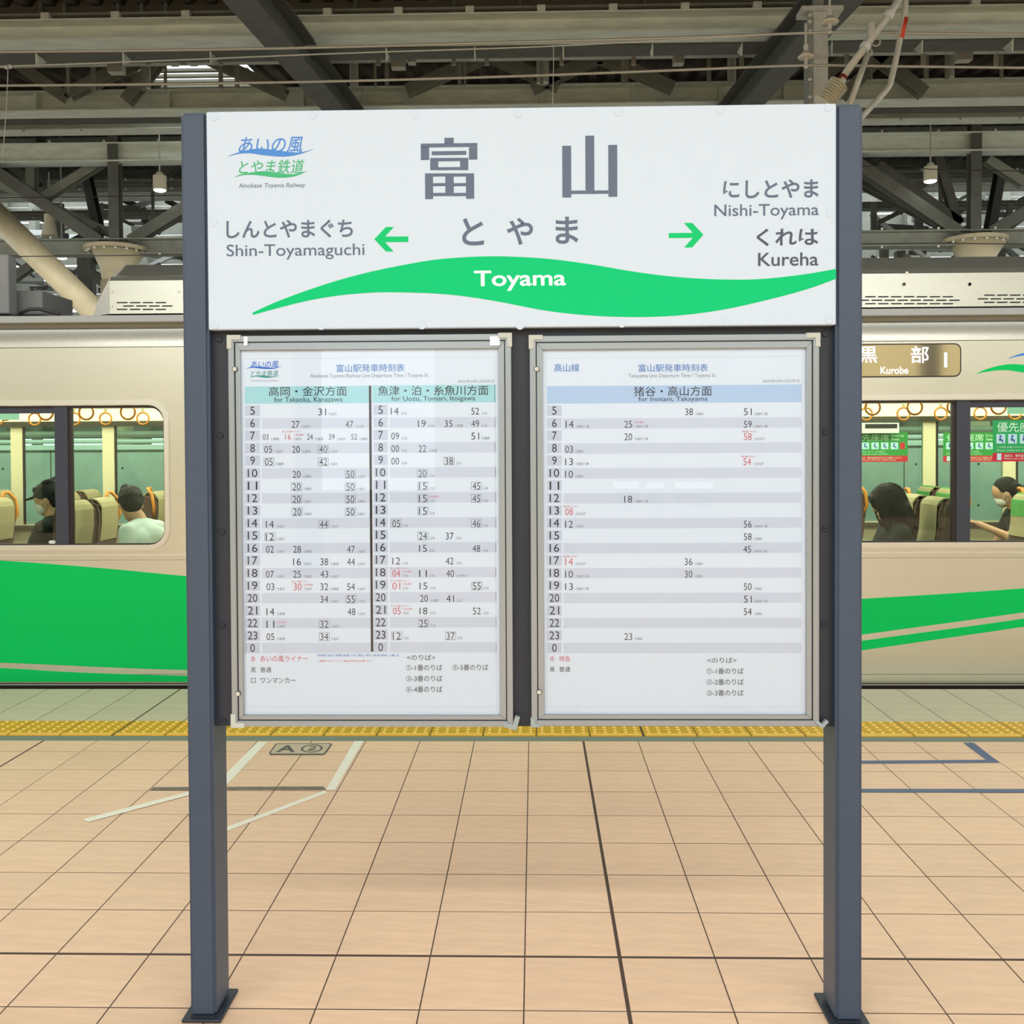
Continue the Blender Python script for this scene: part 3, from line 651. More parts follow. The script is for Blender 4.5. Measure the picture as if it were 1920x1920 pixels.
T(s2, 'legend', 'printblack', [('黒', (1031, 1250.5, 1040, 1260), YI, 0.0), ('普通', (1048.5, 1250, 1069, 1260), YI, 0.0), ('<のりば>', (1326, 1233, 1381, 1243), YI, 0.0),
                               ('①-1番のりば', (1325, 1252.5, 1394.5, 1264), YI, 0.0), ('②-2番のりば', (1325, 1273, 1394.5, 1284.5), YI, 0.0), ('③-3番のりば', (1325, 1293.5, 1394.5, 1305), YI, 0.0)])

# ================================================================== TRAIN
YTR = EDGE + 0.11; YIN = YTR + 0.09; YFAR = YTR + 2.72; FZ = 0.06
TX0, TX1 = -9.5, 9.5
P_ = lambda x, y, Y=YTR: at(x, y, Y)
zg0 = P_(100, 605.5).z; zg1 = P_(100, 592.5).z; zline = P_(100, 651.5).z; zbot = P_(100, 1284).z
train = empty('train_car', (0, (YTR + YFAR) / 2, -1.0), 'stainless steel commuter train with green wave livery standing behind the sign', 'train')
wz1 = P_(100, 760.5).z; wz0 = P_(100, 1022).z
wl0, wl1 = P_(-90, 890).x, P_(308.5, 890).x; wr0, wr1 = P_(1545, 890).x, P_(2062, 890).x
wr0b, wr1b = wr0, wr1
wins = [(wl0, wl1), (wr0, wr1)]
outer = [(TX0, zbot + 0.012), (TX1, zbot + 0.012), (TX1, zline), (TX0, zline)]
body = plate('body_side', [outer] + [rrect(a - 0.004, b + 0.004, wz0 - 0.004, wz1 + 0.004, 0.115) for a, b in wins], YTR, YTR + 0.05, MT['steel'], train)
# shoulder, curved
sh = MB(); n = 8; prof = []
for i in range(n + 1):
    t = i / n; prof.append((YTR + 0.004 + 0.045 * t * t, zline + 0.002 + (zg0 - zline + 0.02) * t))
vs = [(x, y, z) for x in (TX0, TX1) for y, z in prof]
sh.add(vs, [(i, i + n + 1, i + n + 2, i + 1) for i in range(n)]); sh.build('shoulder_panel', MT['steel'], train, smooth=True)
MB().box(TX0, TX1, YTR - 0.012, YTR + 0.10, zg0, zg1).build('gutter', MT['gutter'], train, bevel=0.004)
# roof
rf = MB(); prof = [(YTR + 0.1, zg1 - 0.005), (YTR + 0.35, zg1 + 0.05), (YTR + 0.8, zg1 + 0.10), (YTR + 1.41, zg1 + 0.12), (YTR + 2.0, zg1 + 0.10), (YTR + 2.5, zg1 + 0.05), (YFAR + 0.05, zg1 - 0.02)]
m_ = len(prof); rf.add([(x, y, z) for x in (TX0, TX1) for y, z in prof], [(i, i + m_, i + m_ + 1, i + 1) for i in range(m_ - 1)])
rf.build('roof', MT['roofgray'], train, smooth=True)
MB().box(TX0, TX1, YTR - 0.006, YTR + 0.03, zbot - 0.003, zbot + 0.006).build('sill_rail', MT['steelrim'], train)
MB().box(TX0, TX1, YTR + 0.03, YTR + 2.7, -0.85, zbot - 0.01).build('underframe', MT['trimdark'], train)
# body seams and mouldings
for y, h_, mt_, pr in ((1264.5, 0.0025, 'steeldark', 0.0006), (1050.5, 0.002, 'steeldark', 0.0006)):
    z = P_(100, y).z; MB().box(TX0, TX1, YTR - pr, YTR + 0.001, z - h_ / 2, z + h_ / 2).build('body_seam', MT[mt_], train)
z = P_(100, 1041).z; MB().box(TX0, TX1, YTR - 0.006, YTR + 0.001, z - 0.008, z + 0.006).build('moulding', MT['steelrim'], train, bevel=0.003, seg=2)
MB().box(TX0, TX1, YTR - 0.0006, YTR + 0.02, zline - 0.003, zline + 0.001).build('body_seam', MT['steeldark'], train)
# rivets
rv = MB()
for i in range(60):
    p0 = P_(-120 + i * 22, 645); 
    rv.disc((p0.x, p0.z), 0.004, YTR + 0.001, YTR + 0.004, 6)
for i in range(44):
    p0 = P_(1600 + i * 17, 640); rv.disc((p0.x, p0.z), 0.004, YTR + 0.001, YTR + 0.004, 6)
    for yy in (1249, 1257):
        p0 = P_(1640 + i * 20, yy); rv.disc((p0.x, p0.z), 0.003, YTR - 0.002, YTR + 0.001, 6)
for i in range(20):
    p0 = P_(140 + i * 19, 1256 + i * 0.1); rv.disc((p0.x, p0.z), 0.003, YTR - 0.002, YTR + 0.001, 6)
tag(rv.build('rivets', MT['steel'], train), kind='stuff')
# windows
def window(a, b, mull, drop_side, nm):
    ring = plate('window_frame', [rrect(a - 0.036, b + 0.036, wz0 - 0.038, wz1 + 0.036, 0.145), rrect(a, b, wz0, wz1, 0.108)], YTR - 0.009, YTR + 0.012, MT['steelrim'], train, bevel=0.004, seg=2)
    plate('window_seal', [rrect(a + 0.001, b - 0.001, wz0 + 0.001, wz1 - 0.001, 0.106), rrect(a + 0.006, b - 0.006, wz0 + 0.008, wz1 - 0.016, 0.10)], YTR + 0.004, YTR + 0.045, MT['trimdark'], ring)
    w = P_(mull[0], 890).x; w2 = P_(mull[1], 890).x
    MB().box(w, w2, YTR + 0.002, YTR + 0.05, wz0 + 0.004, wz1 - 0.004).build('mullion', MT['mullion'], ring, bevel=0.003)
    if drop_side == 'l': MB().box(w2, w2 + 0.022, YTR + 0.012, YTR + 0.05, wz0 + 0.004, wz1 - 0.004).build('mullion_seal', MT['trimdark'], ring)
    else: MB().box(w - 0.024, w, YTR + 0.012, YTR + 0.05, wz0 + 0.004, wz1 - 0.004).build('mullion_seal', MT['trimdark'], ring)
    MB().box(a + 0.004, w, YTR + 0.024, YTR + 0.028, wz0 + 0.004, wz1 - 0.01).build('window_pane', MT['wglass'], ring)
    MB().box(w2, b - 0.004, YTR + 0.024, YTR + 0.028, wz0 + 0.004, wz1 - 0.01).build('window_pane', MT['wglass'], ring)
    x0_, x1_ = (a + 0.08, w) if drop_side == 'l' else (w2, b - 0.08)
    MB().box(x0_, x1_, YTR + 0.006, YTR + 0.026, wz1 - 0.052, wz1 - 0.016).build('sash_rail', MT['mullion'], ring)
    return ring
W1 = window(wl0, wl1, (102.5, 127), 'l', 'l'); W2 = window(wr0, wr1, (1794, 1820), 'r', 'r')
lt = P_(97, 1017); MB().box(lt.x - 0.024, lt.x + 0.024, YTR - 0.002, YTR + 0.02, lt.z - 0.010, lt.z + 0.012).build('sash_latch', MT['maskmat'], W1, bevel=0.006, seg=2)
# livery
def band(top, bot, material, name='livery_band'):
    P = smoothline(top) + smoothline(bot)[::-1]
    return plate(name, [pxpoly(P, YTR)], YTR - 0.0016, YTR - 0.0002, material, train)
band([(-1500, 1060), (-900, 1035), (-260, 1040), (0, 1051), (200, 1066), (348, 1080), (700, 1110), (1100, 1133), (1400, 1132), (1619, 1122.5), (1920, 1103), (2200, 1078), (2900, 1020), (3300, 990)],
     [(-1500, 1180), (-900, 1215), (-260, 1236), (0, 1242.5), (200, 1251), (348, 1256), (700, 1262), (1100, 1250), (1400, 1218), (1619, 1189.5), (1920, 1148), (2200, 1106), (2900, 1030), (3300, 992)], MT['livery'])
band([(-1500, 1192), (-900, 1226), (-260, 1246), (0, 1252.5), (130, 1260), (348, 1267), (700, 1273), (1100, 1262), (1400, 1232), (1619, 1201), (1920, 1160), (2200, 1118), (2900, 1040), (3300, 1000)],
     [(-1500, 1277), (-900, 1277), (-260, 1277.5), (0, 1278), (130, 1278), (348, 1278), (700, 1278.5), (1100, 1277), (1400, 1252), (1619, 1219), (1920, 1175), (2200, 1132), (2900, 1050), (3300, 1002)], MT['livery'])
band([(1828, 702), (1850, 692), (1885, 683.5), (1920, 684), (1980, 692), (2030, 690)], [(1824, 703), (1850, 697), (1885, 694), (1920, 698.5), (1980, 704), (2030, 691)], MT['livery'], 'logo_wave')
band([(1892, 671), (1915, 663), (1950, 657), (1990, 659), (2040, 655)], [(1890, 672.5), (1915, 667), (1950, 665), (1990, 668), (2040, 656)], MT['liveryblue'], 'logo_wave')
# destination display
dx0, dx1 = P_(1470, 675).x, P_(1799.5, 675).x; dz1, dz0 = P_(1700, 646.5).z, P_(1700, 705).z
dd = plate('destination_display', [rrect(dx0 - 0.008, dx1 + 0.008, dz0 - 0.008, dz1 + 0.008, 0.045)], YTR - 0.004, YTR + 0.004, MT['trimdark'], train)
plate('display_glass', [rrect(dx0, dx1, dz0, dz1, 0.038)], YTR - 0.0052, YTR - 0.0042, MT['display'], dd)
for tx, bx, of in (('黒', (1612, 650, 1645, 680.5), 0.008), ('部', (1708, 649, 1741.5, 680.5), 0.008), ('1', (1770.5, 661, 1776, 688.5), 0.02), ('Kurobe', (1651, 687.5, 1703, 701), 0.01)):
    t = MB(); text_into(t, tx, bx, YTR - 0.0062, of, 0, 3); t.build('led_character', MT['led'], dd)
# roof equipment
YA = YTR + 0.55
ax0 = at(205, 560, YA).x; az0 = at(260, 588, YA).z; az1 = at(260, 521, YA).z; aztop = at(260, 499, YA + .35).z
ac = MB(); prof = [(YA, az0), (YA, az1 - 0.02), (YA + 0.02, az1), (YA + 0.03, az1 + 0.012), (YA + 0.10, az1 + 0.035), (YA + 0.30, aztop), (YA + 1.4, aztop), (YA + 1.65, az1), (YA + 1.7, az0)]
m_ = len(prof); ac.add([(x, y, z) for x in (ax0, 6.2) for y, z in prof], [(i, i + m_, i + m_ + 1, i + 1) for i in range(m_ - 1)] + [tuple(range(m_)), tuple(m_ + i for i in range(m_))[::-1]])
aco = ac.build('air_conditioner', MT['steel'], train)
fc = MB(); a0 = at(172, 585, YA + 0.1).x
sc = [(a0, YA + 0.12, az0), (a0 + 0.02, YA + 0.25, az0 + 0.02), (a0, YA + 1.6, az0), (ax0, YA - 0.004, az0), (ax0, YA - 0.004, az1 - 0.01), (ax0, YA + 0.09, az1 + 0.045), (ax0, YA + 0.30, aztop + 0.008), (ax0, YA + 1.4, aztop + 0.008), (ax0, YA + 1.7, az0), (a0 + 0.10, YA + 0.05, az1 - 0.12), (a0 + 0.13, YA + 0.25, aztop - 0.08), (a0 + 0.13, YA + 1.4, aztop - 0.08), (a0 + 0.055, YA + 0.08, (az0 + az1) / 2 - 0.03)]
bm = bmesh.new(); [bm.verts.new(v) for v in sc]; bmesh.ops.convex_hull(bm, input=bm.verts); bm.verts.ensure_lookup_table()
bm.verts.index_update()
build('end_fairing', ([tuple(v.co) for v in bm.verts], [tuple(v.index for v in f.verts) for f in bm.faces]), MT['fibre'], aco); bm.free()
def slots(xs, ys, w=18):
    for r_, (y, off, cnt) in enumerate(ys):
        for k in range(cnt):
            x = xs + off + k * 24.2; p = at(x, y, YA); q = at(x + w, y, YA)
            MB().add([(p.x, YA - 0.0015, p.z - 0.0045), (q.x, YA - 0.0015, p.z - 0.0045), (q.x + 0.006, YA - 0.0015, p.z), (q.x, YA - 0.0015, p.z + 0.0045), (p.x, YA - 0.0015, p.z + 0.0045), (p.x - 0.006, YA - 0.0015, p.z)], [(0, 1, 2, 3, 4, 5)]).build('vent_slot', MT['black'], aco)
slots(220, ((567.5, 0, 4), (573.8, 12, 4), (580.2, 0, 4)))
slots(1600, ((556.5, 23, 7), (563, 11, 8), (569.5, 23, 7))); slots(1833, ((553.5, 13, 9), (560.5, 1, 10), (567, 13, 9)))
for x in (262, 1695, 1818):
    for y in ((545,) if x > 1000 else ()):
        p = at(x + 0, y - 12, YA); MB().disc((p.x, p.z), 0.012, YA - 0.006, YA, 10).build('bolt_head', MT['steeldark'], aco)
for x, y in ((209, 546), (209, 574), (335, 546), (1817, 532), (1700, 512)):
    p = at(x, y, YA); MB().disc((p.x, p.z), 0.011, YA - 0.006, YA + 0.001, 10).build('bolt_head', MT['steelrim'], aco)
for (x0_, x1_, y0_, y1_, Yd, dp) in ((-60, 16.5, 478, 588, YTR + 0.5, 0.12), (17, 79, 545, 590, YTR + 0.7, 0.5)):
    p = at(x0_, y0_, Yd); q = at(x1_, y1_, Yd)
    MB().box(p.x, q.x, Yd, Yd + dp, q.z, p.z).build('roof_box', MT['roofgray'], train, bevel=0.006)
cb = [at(x, y, YTR + 0.6) for x, y in ((36, 588), (55, 580), (72, 579), (90, 583), (112, 589))]
MB().tube(cb, 0.014, 8).build('roof_cable', MT['wiredark'], train, smooth=True)
# interior shell
MB().box(TX0, TX1, YTR + 0.05, YFAR, FZ - 0.06, FZ).build('interior_floor', MT['floorint'], train)
MB().box(TX0, TX1, YTR + 0.10, YTR + 0.55, 2.24, 2.26).box(TX0, TX1, YTR + 2.15, YFAR, 2.24, 2.26).box(TX0, TX1, YTR + 0.55, YTR + 2.15, 2.26, 2.28).build('interior_ceiling', MT['cream'], train)
for yy in (YTR + 0.85, YTR + 1.75):
    MB().box(TX0, TX1, yy, yy + 0.12, 2.235, 2.258).build('ceiling_tube', MT['lampface'], train)
plate('inner_lining', [[(TX0, FZ), (TX1, FZ), (TX1, 2.24), (TX0, 2.24)]] + [rrect(a + 0.002, b - 0.002, wz0 + 0.002, wz1 + 0.05, 0.08) for a, b in wins], YIN - 0.03, YIN - 0.015, MT['cream'], train)
yf = YFAR - 0.04
fz1 = at(100, 800, yf).z; fz0 = at(100, 983, yf).z
bars = [at(x, 880, yf).x for x in (-300, -140, 32, 204, 376, 560, 744, 930, 1115, 1290, 1440, 1590, 1743, 1893, 2060, 2220)]
fw = [(bars[i] + 0.06, bars[i + 1] - 0.06) for i in range(len(bars) - 1)]
fwall = plate('far_wall', [[(TX0, FZ), (TX1, FZ), (TX1, 2.24), (TX0, 2.24)]] + [rrect(a, b, fz0, fz1, 0.02, 2) for a, b in fw], yf, yf + 0.04, MT['cream'], train)
for a, b in fw:
    MB().box(a - 0.004, b + 0.004, yf + 0.015, yf + 0.019, fz0, fz1).build('far_window_pane', MT['wglassfar'], fwall)
    MB().box(a - 0.002, a + 0.018, yf - 0.004, yf + 0.012, fz0, fz1).build('window_gasket', MT['trimdark'], fwall)
MB().box(TX0, TX1, yf - 0.03, yf - 0.002, fz1 + 0.0, fz1 + 0.045).build('blind_rail', MT['darkband'], fwall)
MB().box(TX0, TX1, yf - 0.05, yf - 0.002, fz1 + 0.05, fz1 + 0.17).build('lit_cove', MT['litcream'], fwall)
MB().box(TX0, TX1, yf - 0.05, yf - 0.002, fz0 - 0.04, fz0 - 0.01).build('window_ledge', MT['darkband'], fwall)
for z_, r_ in ((fz1 + 0.17, 0.012),):
    MB().tube([(TX0, yf - 0.28, z_), (TX1, yf - 0.28, z_)], r_, 8).build('luggage_rail', MT['steelrim'], train)
for zc in (1.99,):
    for yy in (YTR + 0.62, YTR + 2.1): MB().tube([(TX0, yy, zc + 0.07), (TX1, yy, zc + 0.07)], 0.014, 8).build('strap_bar', MT['steelrim'], train)
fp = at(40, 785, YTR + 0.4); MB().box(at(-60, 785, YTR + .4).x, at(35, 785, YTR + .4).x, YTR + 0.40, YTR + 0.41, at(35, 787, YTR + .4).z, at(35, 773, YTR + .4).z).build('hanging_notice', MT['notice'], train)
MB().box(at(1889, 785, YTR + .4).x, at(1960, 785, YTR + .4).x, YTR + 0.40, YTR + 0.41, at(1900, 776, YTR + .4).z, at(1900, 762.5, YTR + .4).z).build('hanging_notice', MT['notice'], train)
pd = [at(1600, 793, yf - .06), at(1685, 812, yf - .06)]
MB().box(pd[0].x, pd[1].x, yf - 0.07, yf - 0.035, pd[1].z, pd[0].z).build('destination_panel_housing', MT['maskmat'], fwall)
MB().box(at(1622, 800, yf - .07).x, at(1682, 800, yf - .07).x, yf - 0.074, yf - 0.069, at(1650, 803, yf - .07).z, at(1650, 795, yf - .07).z).build('information_screen', MT['black'], fwall)
# priority seat stickers: (box px, plane, bright?)
def sticker(x0_, y0_, x1_, y1_, Y, near, parent):
    w = x1_ - x0_; h = y1_ - y0_
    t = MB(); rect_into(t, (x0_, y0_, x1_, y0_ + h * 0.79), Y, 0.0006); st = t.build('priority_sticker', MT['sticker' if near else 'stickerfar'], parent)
    t = MB(); rect_into(t, (x0_, y0_ + h * 0.79, x1_, y1_), Y, 0.0006); t.build('red_strip', MT['stickerred'], parent)
    f = lambda a, b, c_, d: (x0_ + w * a, y0_ + h * b, x0_ + w * c_, y0_ + h * d)
    Yt = Y - 0.0005
    t = MB(); text_into(t, '優先座席', f(0.06, 0.05, 0.68, 0.29), Yt, 0.004, 0, 3); text_into(t, 'Priority', f(0.72, 0.06, 0.94, 0.17), Yt); text_into(t, 'Seat', f(0.72, 0.18, 0.86, 0.27), Yt, 0.01)
    text_into(t, 'この席を必要とされているお客様に', f(0.06, 0.63, 0.62, 0.68), Yt, 0, 0, 2); text_into(t, 'Please make the seat available', f(0.06, 0.71, 0.66, 0.75), Yt, 0, 0, 2)
    text_into(t, '通話は、優先座席付近ではご遠慮ください', f(0.16, 0.83, 0.9, 0.89), Yt, 0, 0, 2); text_into(t, 'Please turn off your mobile phone', f(0.16, 0.91, 0.8, 0.96), Yt, 0, 0, 2)
    tag(t.build('sticker_text', MT['stickertxt'], parent), kind='stuff')
    t = MB(); u = MB()
    for k in range(5):
        a = 0.05 + k * 0.165
        rect_into(t, f(a, 0.34, a + 0.125, 0.57), Yt, 0.0003)
        for q in ((a + .045, .37, a + .075, .42), (a + .04, .43, a + .065, .50), (a + .05, .47, a + .095, .50), (a + .08, .50, a + .095, .55)): rect_into(u, f(*q), Yt - 0.0003, 0.0002)
    rect_into(t, f(0.06, 0.81, 0.12, 0.97), Yt, 0.0003)
    tag(t.build('pictogram_ground', MT['pictobg'], parent), kind='stuff'); tag(u.build('pictogram', MT['picto'], parent), kind='stuff')
    t = MB(); rect_into(t, f(0.87, 0.34, 0.95, 0.57), Yt, 0.0003); t.build('phone_mark', MT['stickerred'], parent)
sticker(1861.5, 787.5, 1995, 865, YTR + 0.022, True, W2)
sticker(1592, 811, 1702, 866, yf + 0.012, False, fwall); sticker(1768.5, 811, 1880, 866, yf + 0.012, False, fwall)

# hand straps
def strap(x, Y, z, first, label, group):
    if first is None:
        t_ = empty('hand_strap', (x, Y, z - 0.062), label, 'hand strap', group)
        MB().torus((x, Y, z), 0.054, 0.0085, 1, 24, 8).build('ring', MT['orange'], t_, smooth=True)
        MB().box(x - 0.012, x + 0.012, Y - 0.004, Y + 0.004, z + 0.06, 2.07).build('webbing', MT['strap'], t_)
        return t_
    r_ = first.copy(); COL.objects.link(r_); r_.location = (x, Y, z - 0.062); tag(r_, label, None, group)
    for ch in first.children:
        c_ = ch.copy(); COL.objects.link(c_); c_.parent = r_
    return r_
YSA, YSB = YTR + 2.1, YTR + 0.62; first = None
zA = at(200, 785, YSA).z; 
for (lst, Y, side, rowname) in (([-5, 65, 139, 198, 268], YSA, 'left', 'far'), ([10, 86, 162, 240], YSB, 'left', 'near'), ([1624, 1694, 1764, 1838, 1903], YSA, 'right', 'far'), ([1636, 1715, 1790, 1872], YSB, 'right', 'near')):
    for k, px in enumerate(lst):
        x = at(px, 785, Y).x
        lab = 'orange ring hand strap, %s in the %s row behind the %s train window' % (('leftmost', 'second from left', 'third from left', 'fourth from left', 'fifth from left')[k], rowname, side)
        f_ = strap(x, Y, zA, first, lab, 'hand straps in the %s row of the %s window' % (rowname, side))
        if first is None: first = f_

# seats (facing -X), origin at the floor below the back
def seat_mesh(green, hs):
    t_ = empty('passenger_seat', (0, 0, FZ), None, 'train seat')
    W_ = 0.40
    def pr(P, y0, y1, nm, m_, bev=0.02, par=t_, seg=3):
        return plate(nm, [P], y0, y1, m_, par, bevel=bev, seg=seg)
    pr([(-0.52, 0.40 + FZ), (-0.54, 0.46 + FZ), (-0.48, 0.50 + FZ), (0.0, 0.46 + FZ), (0.0, 0.36 + FZ), (-0.46, 0.34 + FZ)], -W_ / 2, W_ / 2, 'seat', MT['seat'])
    B_ = [(-0.05, 0.44), (0.05, 0.40), (0.10, 0.70), (0.135, 1.00), (0.135, 1.12), (0.10, 1.17), (0.045, 1.18), (0.005, 1.13), (-0.005, 0.95), (-0.03, 0.7)]
    bk = pr([(x, z + FZ) for x, z in B_], -W_ / 2, W_ / 2, 'backrest', MT['seat'], 0.028)
    cz = 0.87
    C_o = [(0.128, cz), (0.146, 1.00), (0.147, 1.125), (0.130, 1.160), (0.105, 1.182), (0.075, 1.192), (0.043, 1.190), (0.012, 1.170), (-0.006, 1.14), (-0.018, 0.95), (-0.034, cz)]
    C_i = [(0.122, cz), (0.138, 1.00), (0.138, 1.12), (0.10, 1.172), (0.045, 1.182), (0.0, 1.132), (-0.010, 0.95), (-0.028, cz)]
    pr([(x, z + FZ) for x, z in C_o + C_i[::-1]], -W_ / 2 + 0.055, W_ / 2 - 0.055, 'head_cover', MT['cover'], 0.002, t_, 1)
    if green:
        G_o = [(0.1475, 1.02), (0.149, 1.127), (0.106, 1.184), (0.042, 1.194), (-0.008, 1.14), (-0.0155, 1.02)]
        G_i = [(0.1455, 1.02), (0.146, 1.12), (0.104, 1.181), (0.043, 1.191), (-0.005, 1.138), (-0.013, 1.02)]
        pr([(x, z + FZ) for x, z in G_o + G_i[::-1]], -W_ / 2 + 0.055, W_ / 2 - 0.055, 'green_cover_top', MT['covergreen'], 0.0, t_)
    if hs: MB().tube([(0.11, hs * (W_ / 2 - 0.02), 0.98 + FZ), (0.13, hs * (W_ / 2 + 0.015), 1.06 + FZ), (0.115, hs * (W_ / 2 + 0.018), 1.17 + FZ), (0.07, hs * (W_ / 2 - 0.005), 1.225 + FZ), (0.065, hs * (W_ / 2 - 0.07), 1.225 + FZ), (0.07, hs * (W_ / 2 - 0.10), 1.16 + FZ)], 0.013, 8).build('grab_handle', MT['orange'], t_, smooth=True)
    MB().box(-0.45, 0.03, -W_ / 2 + 0.03, W_ / 2 - 0.03, FZ, FZ + 0.34).build('pedestal', MT['darkband'], t_)
    MB().box(-0.38, 0.02, -W_ / 2 - 0.018, -W_ / 2 + 0.012, 0.60 + FZ, 0.64 + FZ).build('armrest', MT['darkband'], t_, bevel=0.008)
    return t_
protos = {(g, h_): seat_mesh(g, h_) for g in (False, True) for h_ in (0, 1, -1)}; used = {}
def put_seat(x, y, green, hs, label, group):
    src = protos[(green, hs)]
    if src.name not in used: o = src; used[src.name] = 1
    else:
        o = src.copy(); COL.objects.link(o)
        for ch in src.children: c_ = ch.copy(); COL.objects.link(c_); c_.parent = o
    o.location = (x, y, FZ); tag(o, label, 'train seat', group)
NEAR = (YTR + 0.37, YTR + 0.80); FARR = (YTR + 1.92, YTR + 2.36)
for kx, (x, side, word) in enumerate(((-5.05, 'left', 'outermost'), (-4.22, 'left', 'middle'), (-3.40, 'left', 'innermost seen'), (-2.50, 'left', 'last'), (2.02, 'right', 'first'), (2.80, 'right', 'innermost seen'), (3.66, 'right', 'middle'), (4.5, 'right', 'outermost'))):
    for k_, Y in enumerate(NEAR + FARR):
        g = (side == 'right' and (k_ > 1 or x > 3))
        put_seat(x - (0.12 if (side == 'right' and k_ > 1) else 0), Y, g, (0, 1, -1, 0)[k_], 'brown seat with %s headcover, %s row, %s, %s window' % ('green topped' if g else 'beige', word, ('at the near glass', 'near side of aisle', 'far side of aisle', 'at the far glass')[k_], side),
                 'seats behind the %s train window' % side)
for k_, pr_ in protos.items():
    if pr_.name not in used:
        for ch in list(pr_.children): bpy.data.objects.remove(ch)
        bpy.data.objects.remove(pr_)

# ================================================================== PEOPLE
def remeshed(name, mb, material, parent, voxel=0.008, smooth_it=6):
    o = mb.build(name, material, parent)
    fix_normals(o.data)
    r_ = o.modifiers.new('r', 'REMESH'); r_.mode = 'VOXEL'; r_.voxel_size = voxel; r_.use_smooth_shade = True
    s_ = o.modifiers.new('s', 'SMOOTH'); s_.iterations = smooth_it; s_.factor = 0.5
    dg = bpy.context.evaluated_depsgraph_get(); me = bpy.data.meshes.new_from_object(o.evaluated_get(dg))
    o.modifiers.clear(); old = o.data; o.data = me; bpy.data.meshes.remove(old)
    me.polygons.foreach_set('use_smooth', [True] * len(me.polygons))
    return o
def limb(mb, pts, rs):
    for p, r_ in zip(pts, rs): mb.ell(p, r_, r_, r_, 12, 8)
    mb.tube(pts, 0.05, 12, rs)
def hand(mb, wrist, dirv, palm_up, side):
    """palm, four unequal bent fingers and a thumb off the side of the palm"""
    d = Vector(dirv).normalized(); u = Vector(palm_up).normalized(); a = d.cross(u).normalized() * side; u = a.cross(d).normalized() * side
    w = Vector(wrist)
    for t_ in (0.02, 0.045, 0.07): 
        for q in (-0.026, -0.009, 0.009, 0.026): mb.ell(w + d * t_ + a * q, 0.015, 0.015, 0.012, 8, 6)
    for i, L in enumerate((0.062, 0.072, 0.068, 0.052)):
        b = w + d * 0.083 + a * (-0.030 + 0.020 * i)
        k1 = b + d * L * 0.5 - u * 0.004; k2 = k1 + (d * 0.75 - u * 0.6).normalized() * L * 0.32; k3 = k2 + (d * 0.35 - u * 0.9).normalized() * L * 0.26
        limb(mb, [b, k1, k2, k3], [0.0088, 0.0082, 0.0075, 0.0066])
    b = w + d * 0.03 - a * 0.034
    limb(mb, [b, b - a * 0.022 + d * 0.028 - u * 0.006, b - a * 0.026 + d * 0.056 - u * 0.014], [0.012, 0.010, 0.008])
